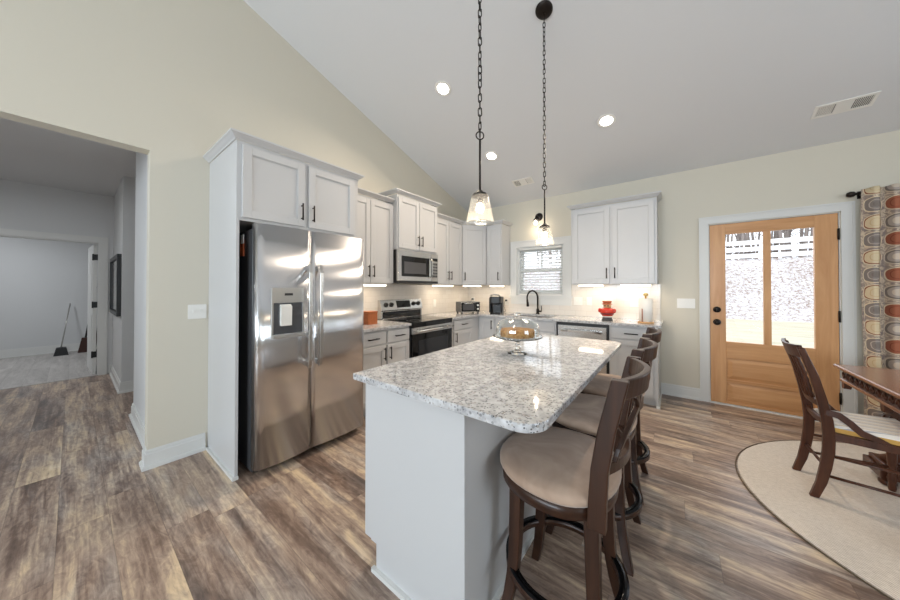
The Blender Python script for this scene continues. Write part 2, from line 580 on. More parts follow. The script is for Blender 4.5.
def obj(name, mb, mat, parent=None, bevel=0.0, seg=2, loc=None):
    me = bpy.data.meshes.new(name)
    me.from_pydata(mb.v, [], mb.f)
    me.polygons.foreach_set('use_smooth', mb.s)
    if mb.uv is None and mat in (M['steel'], M['steel2']): mb.uv = [(v[0] + v[1], v[2]) for v in mb.v]
    if mb.uv is not None:
        ul = me.uv_layers.new(name='UVMap')
        for p in me.polygons:
            for li in p.loop_indices: ul.data[li].uv = mb.uv[me.loops[li].vertex_index]
    import bmesh
    bm = bmesh.new(); bm.from_mesh(me)
    bmesh.ops.recalc_face_normals(bm, faces=bm.faces)
    bm.to_mesh(me); bm.free()
    me.update()
    o = bpy.data.objects.new(name, me)
    COL.objects.link(o)
    if mat is not None: me.materials.append(mat)
    if parent is not None: o.parent = parent
    if loc is not None: o.location = loc
    if bevel:
        b = o.modifiers.new('edge', 'BEVEL')
        b.width = bevel; b.segments = seg; b.limit_method = 'ANGLE'; b.angle_limit = math.radians(40)
    return o


def thing(name, label, cat, loc=(0, 0, 0), rz=0.0, group=None, rx=0.0):
    o = bpy.data.objects.new(name, None)
    COL.objects.link(o)
    o.location = loc
    o.rotation_euler = (rx, 0, rz)
    o.empty_display_size = 0.1
    o['label'] = label; o['category'] = cat
    if group: o['group'] = group
    return o


def tag(o, label, cat, group=None):
    o['label'] = label; o['category'] = cat
    if group: o['group'] = group
    return o


def struct(name, mb, mat, parent=None, bevel=0.0):
    o = obj(name, mb, mat, parent, bevel)
    if parent is None: o['kind'] = 'structure'
    return o


def copy_tree(o, label=None, loc=None, rz=None, parent=None):
    c = o.copy()
    COL.objects.link(c)
    if parent is not None: c.parent = parent
    if label: c['label'] = label
    if loc is not None: c.location = loc
    if rz is not None: c.rotation_euler[2] = rz
    for ch in list(o.children): copy_tree(ch, parent=c)
    return c


def arc(p, n):
    return [p(i / (n - 1)) for i in range(n)]


# ---------------------------------------------------------------- room shell
SL = 0.325
H0 = 2.745
RIDGE = -5.4
RX, RY = 7.2, -9.0


def zc(y):
    return H0 - SL * y if y > RIDGE else H0 - SL * RIDGE - SL * (RIDGE - y)


struct('floor', MB().box(-3.86, RX + 0.3, RY - 0.3, 0.16, -0.1, 0), M['floor'])
struct('floor_far_room', MB().box(-7.2, -3.86, -7.0, -3.2, -0.1, 0.004), M['floor2'])


def wall_holes(us, zs, holes, mk):
    mb = MB()
    for a, b in zip(us, us[1:]):
        for c, d in zip(zs, zs[1:]):
            um, zm = (a + b) / 2, (c + d) / 2
            if any(h[0] < um < h[1] and h[2] < zm < h[3] for h in holes): continue
            mk(mb, a, b, c, d)
    return mb


WIN = (0.985, 1.748, 1.205, 1.992)
DOOR = (3.385, 4.337, 0.0, 2.062)
PAT = (4.80, 6.50, 0.03, 2.06)
struct('wall_back', wall_holes([-0.12, WIN[0], WIN[1], DOOR[0], DOOR[1], PAT[0], PAT[1], RX + 0.12], [0, PAT[2], WIN[2], WIN[3], PAT[3], DOOR[3], 2.78],
                               [WIN, DOOR, PAT], lambda m, a, b, c, d: m.box(a, b, 0, 0.15, c, d)), M['wall'])
OY, OZ, OY2 = -4.19, 2.342, -6.3
lw = MB()
lw.prism([(OY, 0), (0, 0), (0, zc(0) + .04), (OY, zc(OY) + .04)], 'x', -0.12, 0)
lw.prism([(OY2, OZ), (OY, OZ), (OY, zc(OY) + .04), (RIDGE, zc(RIDGE) + .04), (OY2, zc(OY2) + .04)], 'x', -0.12, 0)
lw.prism([(RY, 0), (OY2, 0), (OY2, zc(OY2) + .04), (RY, zc(RY) + .04)], 'x', -0.12, 0)
struct('wall_left', lw, M['wall'])
RW = [(0.4, 2.2, 0.9, 2.5), (2.3, 4.1, 0.9, 2.5)]  # openings for the made-up rear windows with their fill lamps
rw = wall_holes([-0.12, 0.4, 2.2, 2.3, 4.1, RX + .12], [0, 0.9, 2.5, zc(RY) + .04], RW, lambda m, a, b, c, d: m.box(a, b, RY - .15, RY, c, d))
struct('wall_front', rw, M['wall'])
SW = (-5.7, -3.5, 0.8, 2.4)  # opening for the made-up side window and its fill lamp
rt = MB()
for (a, b) in ((RY, SW[0]), (SW[1], 0)):
    pts = [(a, 0), (b, 0), (b, zc(b) + .04), (a, zc(a) + .04)]
    rt.prism(pts, 'x', RX, RX + .15)
rt.box(RX, RX + .15, SW[0], SW[1], 0, SW[2])
rt.prism([(SW[0], SW[3]), (SW[1], SW[3]), (SW[1], zc(SW[1]) + .04), (RIDGE, zc(RIDGE) + .04), (SW[0], zc(SW[0]) + .04)], 'x', RX, RX + .15)
struct('wall_right', rt, M['wall'])
struct('ceiling', MB().prism([(0.15, zc(0.15)), (RIDGE, zc(RIDGE)), (RY - .15, zc(RY - .15)), (RY - .15, zc(RY - .15) + .15), (RIDGE, zc(RIDGE) + .15), (0.15, zc(0.15) + .15)], 'x', -0.13, RX + .15), M['ceil'])

# hallway beyond the cased opening, and the room beyond it
HC = 2.745
struct('wall_hall_right', MB().box(-1.37, -0.12, -4.14, -4.02, 0, HC), M['hall'])
struct('wall_hall_end', MB().box(-3.86, -2.465, -4.15, -2.2, 0, HC), M['hall'])
struct('wall_hall_corridor', MB().box(-2.465, -0.12, -2.32, -2.2, 0, HC), M['hall'])
HD = (-5.18, -4.285, 0, 2.012)
struct('wall_hall_back', wall_holes([-7.0, HD[0], HD[1], -2.2], [0, 2.012, HC], [HD], lambda m, a, b, c, d: m.box(-3.98, -3.86, a, b, c, d)), M['hall'])
struct('wall_hall_left', MB().box(-3.86, -0.12, -6.42, -6.3, 0, HC), M['hall'])
struct('ceiling_hall', MB().box(-3.98, -0.12, -6.42, -2.2, HC, HC + .1), M['ceil'])
struct('wall_far_room_back', MB().box(-7.05, -6.93, -7.0, -3.2, 0, HC), M['hall'])
struct('wall_far_room_right', MB().box(-6.93, -3.98, -3.3, -3.2, 0, HC), M['hall'])
struct('wall_far_room_left', MB().box(-6.93, -3.98, -7.0, -6.9, 0, HC), M['hall'])
struct('ceiling_far_room', MB().box(-7.05, -3.98, -7.0, -3.2, HC, HC + .1), M['ceil'])

# baseboards: board, cap and shoe in one profile


def base_run(mb, p0, p1, nrm, h=0.135, e0=0, e1=0):
    # e0 / e1 = 1 carries the profile round an outside corner at that end
    (x0, y0), (x1, y1) = p0, p1
    for t, z0, z1 in ((0.015, 0.026, h - .03), (0.010, h - .03, h - .008), (0.006, h - .008, h), (0.030, 0, 0.02), (0.024, 0.02, 0.026)):
        if nrm[0]:
            mb.box(x0, x0 + nrm[0] * t, min(y0, y1) - e0 * t, max(y0, y1) + e1 * t, z0, z1)
        else:
            mb.box(min(x0, x1) - e0 * t, max(x0, x1) + e1 * t, y0, y0 + nrm[1] * t, z0, z1)
    return mb


b = base_run(MB(), (0, OY), (0, -3.8585), (1, 0))
base_run(b, (-0.12, OY), (0.0, OY), (0, -1), e1=1)
base_run(b, (0, RY), (0, OY2), (1, 0))
struct('baseboard_left', b, M['trim'])
struct('baseboard_back', base_run(MB(), (2.925, 0), (3.300, 0), (0, -1)), M['trim'])
b = base_run(MB(), (-1.37, -4.14), (-0.12, -4.14), (0, -1), e0=1)
base_run(b, (-1.37, -4.14), (-1.37, -4.02), (-1, 0))
struct('baseboard_hall_right', b, M['trim'])
b = base_run(MB(), (-3.83, -4.15), (-2.465, -4.15), (0, -1), e1=1)
base_run(b, (-2.465, -4.15), (-2.465, -2.33), (1, 0))
struct('baseboard_hall_end', b, M['trim'])
struct('baseboard_far_room', base_run(MB(), (-6.93, -6.9), (-6.93, -3.3), (1, 0), 0.16), M['trim'])
struct('baseboard_hall_back', base_run(MB(), (-3.86, -4.18), (-3.86, -4.15), (1, 0)), M['trim'])


def casing(mb, x0, x1, z0, z1, w, y0, y1, bottom=False):
    mb.box(x0 - w, x0, y0, y1, z0 if not bottom else z0 - w, z1)
    mb.box(x1, x1 + w, y0, y1, z0 if not bottom else z0 - w, z1)
    mb.box(x0 - w, x1 + w, y0, y1, z1, z1 + w)
    # raised outer back-band and inner bead
    for (a, c) in ((x0 - w, x0 - w + .016), (x1 + w - .016, x1 + w)):
        mb.box(a, c, y0 - .008, y0, z0 if not bottom else z0 - w, z1 + w)
    mb.box(x0 - w + .016, x1 + w - .016, y0 - .008, y0, z1 + w - .016, z1 + w)
    if bottom: mb.box(x0 - w, x1 + w, y0, y1, z0 - w, z0)
    return mb


# exterior door
d1 = MB()
casing(d1, DOOR[0] - .004, DOOR[1] + .004, 0, DOOR[3] + .004, 0.082, -0.018, 0)
d1.box(DOOR[0], DOOR[0] + .006, 0, .15, 0, DOOR[3]); d1.box(DOOR[1] - .006, DOOR[1], 0, .15, 0, DOOR[3]); d1.box(DOOR[0], DOOR[1], 0, .15, DOOR[3] - .006, DOOR[3])
struct('trim_1', d1, M['trim'])
struct('trim_2', MB().box(DOOR[0], DOOR[1], -0.02, .16, 0, .012), M['trim'])
dr = thing('door_1', 'orange stained wooden back door with two tall glass panes', 'door', (3.394, 0, 0.016))
dr['kind'] = 'structure'
DW, DH = 0.934, 2.036
gx = (0.134, 0.432, 0.488, 0.786)
gz0, gz1 = 0.70, 1.918
Y0, Y1 = 0.004, 0.048
fr = MB()
fr.box(0, gx[0], Y0, Y1, 0, DH).box(gx[3], DW, Y0, Y1, 0, DH)
fr.box(gx[1], gx[2], Y0 - .002, Y1, gz0, gz1)
obj('stile', fr, M['doorwood'], dr, 0.003)
ra = MB().box(gx[0], gx[3], Y0, Y1, gz1, DH).box(gx[0], gx[3], Y0, Y1, 0.515, gz0).box(gx[0], gx[3], Y0, Y1, 0, 0.02)
obj('rail', ra, M['doorwoodx'], dr, 0.003)
pn = MB()
for z0, z1 in ((0.02, 0.245), (0.275, 0.515)):
    pn.box(gx[0], gx[3], Y0 + .014, Y1 - .008, z0, z1)
    pn.prism([(z1, Y0 + .014), (z1 - .03, Y0 + .004), (z0 + .012, Y0 + .004), (z0, Y0 + .014)], 'x', gx[0], gx[3]) if False else None
    pn.add([(gx[0] + .012, Y0 + .014, z0 + .012), (gx[3] - .012, Y0 + .014, z0 + .012), (gx[3] - .012, Y0 + .014, z1 - .012), (gx[0] + .012, Y0 + .014, z1 - .012),
            (gx[0] + .05, Y0 + .003, z0 + .045), (gx[3] - .05, Y0 + .003, z0 + .045), (gx[3] - .05, Y0 + .003, z1 - .045), (gx[0] + .05, Y0 + .003, z1 - .045)],
           [(4, 5, 6, 7), (0, 1, 5, 4), (1, 2, 6, 5), (2, 3, 7, 6), (3, 0, 4, 7)])
pn.box(gx[0], gx[3], Y0, Y1, 0.245, 0.275)
obj('panel', pn, M['doorwoodx'], dr)
for a, c in ((gx[0], gx[1]), (gx[2], gx[3])):
    obj('glass_pane', MB().box(a + .001, c - .001, .022, .028, gz0, gz1), M['pane'], dr)
for z, nm in ((1.06, 'deadbolt'), (0.916, 'door_knob')):
    k = MB()
    k.lathe([(0, -.012), (.034, -.012), (.034, -.004), (.03, .0), (0, 0)], (0.058, Y0, z), 20, 'y')
    if nm == 'door_knob':
        k.lathe([(0, -.075), (.018, -.074), (.028, -.062), (.028, -.05), (.014, -.038), (.012, -.01)], (0.058, Y0, z), 20, 'y')
    else:
        k.lathe([(0, -.022), (.022, -.022), (.025, -.012)], (0.058, Y0, z), 20, 'y').box(0.058 - .005, 0.058 + .005, Y0 - .04, Y0 - .02, z - .016, z + .016)
    obj(nm, k, M['bronze'], dr)
for z in (0.24, 1.03, 1.83):
    obj('hinge', MB().box(DW - .006, DW + .006, Y0 - .008, Y0 + .004, z - .05, z + .05).cyl((DW + .002, Y0 - .008, z - .055), (DW + .002, Y0 - .008, z + .055), .007, n=10), M['bronze'], dr)

# kitchen window with blind
win = MB()
casing(win, WIN[0], WIN[1], WIN[2], WIN[3], 0.108, -0.02, 0)
win.box(WIN[0] - .125, WIN[1] + .125, -0.035, .06, WIN[2] - .03, WIN[2])
win.box(WIN[0] - .108, WIN[1] + .108, -0.018, 0, WIN[2] - .145, WIN[2] - .03)
struct('trim_3', win, M['trim'], None)
w1 = thing('window_1', 'white double hung kitchen window above the sink', 'window', (WIN[0], 0, WIN[2]))
w1['kind'] = 'structure'
ww, wh = WIN[1] - WIN[0], WIN[3] - WIN[2]
f = MB().box(0, .035, .03, .14, 0, wh).box(ww - .035, ww, .03, .14, 0, wh).box(.035, ww - .035, .03, .14, 0, .03).box(.035, ww - .035, .03, .14, wh - .03, wh)
f.box(0, .01, 0, .03, 0, wh).box(ww - .01, ww, 0, .03, 0, wh).box(.01, ww - .01, 0, .03, wh - .01, wh)
obj('window_frame', f, M['trim'], w1)
mid = wh * 0.52
lo = MB().box(.035, .085, .065, .095, .03, mid + .02).box(ww - .085, ww - .035, .065, .095, .03, mid + .02).box(.085, ww - .085, .065, .095, .03, .085).box(.085, ww - .085, .065, .095, mid - .022, mid + .02)
s_lo = obj('lower_sash', lo, M['trim'], w1)
obj('glass_pane', MB().box(.085, ww - .085, .078, .082, .085, mid - .02), M['pane'], s_lo)
up = MB().box(.035, .08, .10, .13, mid - .02, wh - .03).box(ww - .08, ww - .035, .10, .13, mid - .02, wh - .03).box(.08, ww - .08, .10, .13, wh - .075, wh - .03).box(.08, ww - .08, .10, .13, mid - .02, mid + .02)
up.box(ww / 2 - .012, ww / 2 + .012, .106, .124, mid + .02, wh - .075)
s_up = obj('upper_sash', up, M['trim'], w1)
obj('glass_pane', MB().box(.08, ww - .08, .113, .117, mid + .02, wh - .075), M['pane'], s_up)
bl = thing('window_blind', 'white horizontal slat blind hanging in the kitchen window', 'blind', (WIN[0], 0, WIN[2]))
obj('headrail', MB().box(.04, ww - .04, .012, .058, wh - .045, wh - .012), M['white'], bl)
ns = 17
for i in range(ns):
    z = .032 + (wh - .09) * i / (ns - 1)
    y0, y1 = .014, .058
    obj('slat', MB().sweep([(.04, .036, z), (ww - .04, .036, z)], (0, .021, -.005), (0, .0004, .0013)), M['slat'], bl)
obj('bottom_rail', MB().box(.04, ww - .04, .018, .054, .002, .02), M['white'], bl)
for x in (.14, ww - .14):
    obj('cord', MB().cyl((x, .036, .02), (x, .036, wh - .04), .0015, n=6), M['white'], bl)

# patio door behind the curtain
w2 = MB()
casing(w2, PAT[0], PAT[1], PAT[2], PAT[3], 0.09, -0.018, 0)
struct('trim_4', w2, M['trim'])
w2 = thing('window_2', 'white patio door behind the printed curtain', 'window', (PAT[0], 0, PAT[2]))
w2['kind'] = 'structure'
pw, ph = PAT[1] - PAT[0], PAT[3] - PAT[2]
f = MB().box(0, .07, .04, .12, 0, ph).box(pw - .07, pw, .04, .12, 0, ph).box(.07, pw - .07, .04, .12, 0, .09).box(.07, pw - .07, .04, .12, ph - .07, ph).box(pw / 2 - .05, pw / 2 + .05, .04, .12, .09, ph - .07)
obj('window_frame', f, M['trim'], w2)
obj('glass_pane', MB().box(.07, pw / 2 - .05, .078, .082, .09, ph - .07).box(pw / 2 + .05, pw - .07, .078, .082, .09, ph - .07), M['pane'], w2)
# unseen rear and side windows, made up to carry the added fill lamps
n = 3
for a, b_, c, d in RW:
    mb = MB().box(a, a + .06, RY - .12, RY, c, d).box(b_ - .06, b_, RY - .12, RY, c, d).box(a + .06, b_ - .06, RY - .12, RY, c, c + .06).box(a + .06, b_ - .06, RY - .12, RY, d - .06, d)
    mb.box((a + b_) / 2 - .02, (a + b_) / 2 + .02, RY - .1, RY - .02, c + .06, d - .06).box(a + .06, b_ - .06, RY - .1, RY - .02, (c + d) / 2 - .02, (c + d) / 2 + .02)
    struct('window_%d' % n, mb, M['trim']); n += 1
mb = MB()
a, b_, c, d = SW
mb.box(RX, RX + .12, a, a + .06, c, d).box(RX, RX + .12, b_ - .06, b_, c, d).box(RX, RX + .12, a + .06, b_ - .06, c, c + .06).box(RX, RX + .12, a + .06, b_ - .06, d - .06, d).box(RX + .02, RX + .1, (a + b_) / 2 - .02, (a + b_) / 2 + .02, c + .06, d - .06)
struct('window_%d' % n, mb, M['trim'])

# tiled splashback
bs = MB()
bs.box(0.0005, 0.010, -2.858, 0, .9155, 1.372)
bs.box(.010, WIN[0] - .108, -.010, -.0005, .9155, 1.372).box(WIN[0] - .108, WIN[1] + .108, -.010, -.0005, .9155, WIN[2] - .145).box(WIN[1] + .108, 2.925, -.010, -.0005, .9155, 1.372)
struct('wall_splashback', bs, M['tile'])

# ---------------------------------------------------------------- outdoors
struct('ground_outdoors', MB().box(-30, 60, 0.2, 16, -.3, -.12), M['lawn'])
struct('ground_porch', MB().box(-2, 9, 0.17, 3.3, -.25, -.03), M['porch'])
bk = MB()
nx, ny = 60, 10
vs, fs = [], []
for j in range(ny + 1):
    for i in range(nx + 1):
        x = -30 + 90 * i / nx
        tt = j / ny
        vs.append((x, 14.4 + 4.2 * tt + .25 * math.sin(x * .7 + tt * 3), -.14 + 3.1 * (tt * tt * (3 - 2 * tt)) + .12 * math.sin(x * 1.3 + tt * 9) * tt * (1 - tt) * 3))
for j in range(ny):
    for i in range(nx): fs.append((j * (nx + 1) + i, j * (nx + 1) + i + 1, (j + 1) * (nx + 1) + i + 1, (j + 1) * (nx + 1) + i))
bk.add(vs, fs, True)
bk.box(-30, 60, 18.4, 40, 2.5, 2.94)
struct('hill_bank', bk, M['bank'])
fe = thing('fence', 'white horizontal rail fence on top of the bank outside', 'fence', (0, 19.2, 2.93))
for z in (.12, .50, .88):
    obj('rail', MB().box(-10, 34, -.03, .03, z, z + .24), M['fence'], fe)
for i in range(19):
    x = -10 + i * 2.44
    obj('post', MB().box(x - .07, x + .07, -.1, -.03, 0, 1.25), M['fence'], fe)


rnd = random.Random(3)
tl = MB()
for i in range(230):
    x, y = rnd.uniform(-8, 34), rnd.uniform(21.5, 30)
    h = rnd.uniform(3.5, 8)
    tl.tube([(x, y, 2.8), (x + rnd.uniform(-.3, .3), y, 2.9 + h * .5), (x + rnd.uniform(-.6, .6), y, 2.9 + h)], [.10, .07, .02], 5)
    for k in range(6):
        z = 2.9 + h * rnd.uniform(.1, .9); a = rnd.uniform(0, 2 * PI); L = rnd.uniform(.6, 1.8)
        tl.tube([(x, y, z), (x + math.cos(a) * L * .6, y + math.sin(a) * L * .6, z + L * .3), (x + math.cos(a) * L, y + math.sin(a) * L, z + L * .8)], [.04, .025, .01], 4)
o = obj('treeline', tl, M['bark'])
o['kind'] = 'stuff'
tag(o, 'pale bare woods beyond the white fence, seen through the door panes', 'trees')

# ---------------------------------------------------------------- cabinetry helpers (front faces local -Y, width along X)


def shaker(w, h, rail=0.057, t=0.02):
    m = MB()
    m.box(0, rail, -t, 0, 0, h).box(w - rail, w, -t, 0, 0, h).box(rail, w - rail, -t, 0, 0, rail).box(rail, w - rail, -t, 0, h - rail, h)
    m.box(rail, w - rail, -t + .009, -.002, rail, h - rail)
    # bead around the recessed panel
    for (x0, x1, z0, z1) in ((rail, rail + .006, rail, h - rail), (w - rail - .006, w - rail, rail, h - rail), (rail + .006, w - rail - .006, rail, rail + .006), (rail + .006, w - rail - .006, h - rail - .006, h - rail)):
        m.box(x0, x1, -t + .004, -t + .009, z0, z1)
    return m


def pull(parent, x, z, L, vertical=True, y=-0.02):
    m = MB()
    e = L / 2
    if vertical:
        m.cyl((x, y - .03, z - e), (x, y - .03, z + e), .0062, n=10)
        for s_ in (-1, 1): m.cyl((x, y, z + s_ * e * .75), (x, y - .03, z + s_ * e * .75), .005, n=8)
    else:
        m.cyl((x - e, y - .03, z), (x + e, y - .03, z), .0062, n=10)
        for s_ in (-1, 1): m.cyl((x + s_ * e * .75, y, z), (x + s_ * e * .75, y - .03, z), .005, n=8)
    obj('handle', m, M['bronze'], parent)


def add_door(root, x, z, w, h, yf, handle=None, hz=None, slab=False):
    m = shaker(w, h) if not slab else MB().box(0, w, -.02, 0, 0, h)
    d = obj('door', m, M['cab'], root, 0.0015, 1, (x, yf, z))
    if handle: pull(d, .03 if handle == 'l' else w - .03, hz, .135)
    return d


def add_drawer(root, x, z, w, h, yf, handle=True):
    m = shaker(w, h, .04) if h > .13 else MB().box(0, w, -.02, 0, 0, h)
    d = obj('drawer', m, M['cab'], root, 0.0015, 1, (x, yf, z))
    if handle: pull(d, w / 2, h / 2, .135, False)
    return d


CROWN = [(0, .020), (.008, .020), (.012, .028), (.024, .037), (.038, .050), (.045, .054), (.045, .066), (0, .066)]


def crown(root, w, d, z, left=True, right=True, lback=0.0, rback=0.0):
    m = MB()
    vs, fs = [], []
    for o, h in CROWN:
        oL, oR = (o if left else 0), (o if right else 0)
        row = [(-oL, lback), (-oL, -d - o), (w + oR, -d - o), (w + oR, rback)]
        vs += [(p[0], p[1], z + h) for p in row]
    k = len(CROWN)
    for i in range(k):
        j = (i + 1) % k
        for q in range(3): fs.append((i * 4 + q, i * 4 + q + 1, j * 4 + q + 1, j * 4 + q))
    fs += [tuple(i * 4 for i in range(k)), tuple(i * 4 + 3 for i in range(k))]
    m.add(vs, fs)
    obj('crown_molding', m, M['cab'], root)


LROT = PI / 2   # left-wall units: local x runs along +Y, front faces +X


def upper(name_label, loc, rot, w, h, d, doors, cl, cr, lb=0.0, rb=0.0, ty=None):
    t = thing('wall_cabinet', name_label, 'cabinet', loc, rot, 'white wall cabinets')
    body = MB().box(0, w, -d, -.001, 0, h)
    obj('body', body, M['cab'], t, 0.001, 1)
    for (x, dw, side) in doors:
        add_door(t, x, .012, dw, h - .04, -d, side, .13)
    crown(t, w, d, h - .012, cl, cr, lb, rb)
    return t


UB = 1.372
UH = 0.99
# cabinet above and around the refrigerator
fc = thing('fridge_cabinet', 'white end panel with two-door cabinet over the refrigerator', 'cabinet', (0, -3.842, 0), LROT)
obj('side_panel', MB().box(0, .02, -.655, -.001, 0, 2.36), M['cab'], fc, 0.001, 1)
obj('side_panel', MB().box(.962, .98, -.62, -.001, 0, 2.36), M['cab'], fc, 0.001, 1)
obj('shoe_molding', MB().box(-.016, -.0002, -.67, -.03, 0, .02).box(-.0001, .02, -.67, -.6552, 0, .02), M['trim'], fc)
obj('body', MB().box(.0201, .9619, -.64, -.001, 1.80, 2.36).box(.0201, .98, -.655, -.64, 1.80, 1.835).box(.0201, .98, -.655, -.64, 2.33, 2.36).box(.0201, .05, -.655, -.64, 1.835, 2.33).box(.93, .98, -.655, -.64, 1.835, 2.33).box(.465, .50, -.655, -.64, 1.835, 2.33), M['cab'], fc)
dd = add_door(fc, .032, 1.822, .436, .512, -.655, 'r', .115)
dd = add_door(fc, .500, 1.822, .436, .512, -.655, 'l', .115)
crown(fc, .98, .655, 2.342, True, True, -.002, -.36)

# wall cabinets on the range wall
upper('white two-door wall cabinet between the refrigerator and the microwave', (0, -2.858, UB), LROT, .735, UH, .31,
      [(.02, .372, 'r'), (.398, .335, 'l')], False, False)
t = thing('wall_cabinet', 'short white two-door wall cabinet directly above the microwave', 'cabinet', (0, -2.120, 1.80), LROT, 'white wall cabinets')
obj('body', MB().box(0, .764, -.385, -.001, 0, .675), M['cab'], t, 0.001, 1)
add_door(t, .018, .02, .360, .63, -.385, 'r', .115)
add_door(t, .386, .02, .360, .63, -.385, 'l', .115)
crown(t, .764, .385, .663, True, True)
upper('white two-door wall cabinet between the microwave and the corner', (0, -1.354, UB), LROT, .694, UH, .31,
      [(.016, .325, 'r'), (.353, .325, 'l')], False, False)
# diagonal corner cabinet
t = thing('wall_cabinet', 'white diagonal one-door wall cabinet in the corner above the toaster oven', 'cabinet', (0, 0, UB), 0, 'white wall cabinets')
poly = [(0.001, -.001), (0.001, -.658), (.31, -.658), (.585, -.31), (.585, -.001)]
obj('body', MB().prism(poly, 'z', 0, UH), M['cab'], t)
L = math.hypot(.275, .348)
ang = math.atan2(.348, .275)
dm = shaker(L - .044, UH - .04)
do = obj('door', dm, M['cab'], t, 0.0015, 1, (.31 + .022 * math.cos(ang), -.658 + .022 * math.sin(ang), .012))
do.rotation_euler = (0, 0, ang)
pull(do, .03, .13, .135)
cm = MB()
vs, fs = [], []
nx_, ny_ = math.sin(ang), -math.cos(ang)
for o, h in CROWN:
    k1 = o * math.tan((PI / 2 - ang) / 2)
    k2 = o * math.tan(ang / 2)
    vs += [(.31 + o, -.658, UH - .012 + h), (.31 + o, -.658 + k1 * 1.0, UH - .012 + h), (.585 - k2, -.31 - o, UH - .012 + h), (.585, -.31 - o, UH - .012 + h)]
k = len(CROWN)
for i in range(k):
    j = (i + 1) % k
    for q in range(3): fs.append((i * 4 + q, i * 4 + q + 1, j * 4 + q + 1, j * 4 + q))
cm.add(vs, fs)
obj('crown_molding', cm, M['cab'], t)
upper('narrow white one-door wall cabinet between the corner and the kitchen window', (.588, 0, UB), 0, .276, UH, .31, [(.014, .246, 'r')], False, True)
t = upper('wide white two-door wall cabinet right of the kitchen window', (1.934, 0, UB), 0, .972, UH + .042, .31,
          [(.03, .442, 'r'), (.505, .442, 'l')], True, True)

# under-cabinet lights


def strip_light(x, y, w, rot, label, wl=4.0):
    t = thing('under_cabinet_light', label, 'light', (x, y, UB), rot, 'under cabinet strip lights')
    obj('housing', MB().box(-w / 2, w / 2, -.05, .05, -.008, -.0005), M['white'], t)
    obj('diffuser', MB().box(-w / 2 + .004, w / 2 - .004, -.048, .046, -.026, -.0085), M['strip'], t)
    a = area_light('under_cabinet_lamp', (x, y, UB - .030), (0, 0, rot), w * .9, .07, wl * .28, WARM)


strip_light(.235, -2.42, .45, PI / 2, 'glowing strip light under the cabinet beside the refrigerator', 2.4)
strip_light(.235, -1.04, .40, PI / 2, 'glowing strip light under the cabinet right of the microwave', 2.6)
strip_light(.335, -.375, .30, ang, 'glowing strip light under the diagonal corner cabinet', 2.6)
strip_light(.735, -.235, .22, 0, 'glowing strip light under the narrow cabinet above the coffee maker', 2.0)
strip_light(2.165, -.235, .30, 0, 'glowing strip light above the red figurine, left end of the wide cabinet', 3.0)
strip_light(2.68, -.235, .32, 0, 'glowing strip light above the paper towels, right end of the wide cabinet', 3.0)

# base cabinets
BH = .884


def base_box(root, w, d, yext=0.0, solid_top=True):
    return MB().box(0, w, -d, -.013, .10, BH).box(0, w, -d + .07, -.013, 0, .10)


t = thing('base_cabinet', 'white base cabinet with two drawers between refrigerator and range', 'cabinet', (0, -2.858, 0), LROT, 'white base cabinets')
obj('body', base_box(t, .734, .60), M['cab'], t)
add_drawer(t, .02, .735, .36, .125, -.60); add_drawer(t, .40, .735, .325, .125, -.60)
add_door(t, .02, .125, .36, .59, -.60, 'r', .50); add_door(t, .40, .125, .325, .59, -.60, 'l', .50)
t = thing('base_cabinet', 'white base cabinet with one drawer right of the range', 'cabinet', (0, -1.352, 0), LROT, 'white base cabinets')
obj('body', MB().box(0, .751, -.60, -.013, .10, BH).box(0, .751, -.53, -.013, 0, .10), M['cab'], t)
add_drawer(t, .09, .735, .47, .125, -.60)
add_door(t, .09, .125, .47, .59, -.60, 'l', .50)
t = thing('base_cabinet', 'narrow white one-door base cabinet in the inside corner', 'cabinet', (.602, 0, 0), 0, 'white base cabinets')
obj('body', MB().box(0, .298, -.60, -.013, .10, BH).box(0, .298, -.53, -.013, 0, .10), M['cab'], t)
add_door(t, .035, .125, .25, .735, -.60, 'r', .64)
t = thing('base_cabinet', 'white sink base cabinet with two doors under the window', 'cabinet', (.903, 0, 0), 0, 'white base cabinets')
obj('body', MB().box(0, .915, -.60, -.575, .10, BH).box(0, .02, -.575, -.013, .10, BH).box(.895, .915, -.575, -.013, .10, BH).box(.02, .895, -.575, -.013, .10, .12).box(0, .915, -.53, -.013, 0, .10), M['cab'], t)
add_drawer(t, .02, .735, .43, .125, -.60, False); add_drawer(t, .465, .735, .43, .125, -.60, False)
add_door(t, .02, .125, .43, .59, -.60, 'r', .50); add_door(t, .465, .125, .43, .59, -.60, 'l', .50)
t = thing('base_cabinet', 'white base cabinet with one wide drawer right of the dishwasher', 'cabinet', (2.445, 0, 0), 0, 'white base cabinets')
obj('body', MB().box(0, .475, -.60, -.013, .10, BH).box(0, .457, -.53, -.013, 0, .10).box(.457, .475, -.60, -.013, 0, .10), M['cab'], t)
add_drawer(t, .025, .735, .405, .125, -.60)
add_door(t, .025, .125, .405, .59, -.60, 'l', .50)
obj('shoe_molding', MB().box(.475, .49, -.60, -.035, 0, .022).box(.455, .49, -.615, -.60, 0, .022), M['trim'], t)

# worktops
o = obj('worktop', MB().box(.011, .645, -2.856, -2.122, .885, .915), M['granite'], None, .003)
tag(o, 'short speckled granite worktop between refrigerator and range', 'worktop')
SK = (1.06, 1.70, -.54, -.12)
mb = wall_holes([.011, .645, SK[0], SK[1], 2.952], [-1.354, -.645, SK[2], SK[3], -.0105], [(.645, 2.952, -1.354, -.645), SK], lambda m, a, b, c, d: m.box(a, b, c, d, .885, .915))
# keep the corner block under both legs of the L
o = obj('worktop', mb, M['granite'])
tag(o, 'long L-shaped speckled granite worktop along the range wall and window wall', 'worktop')

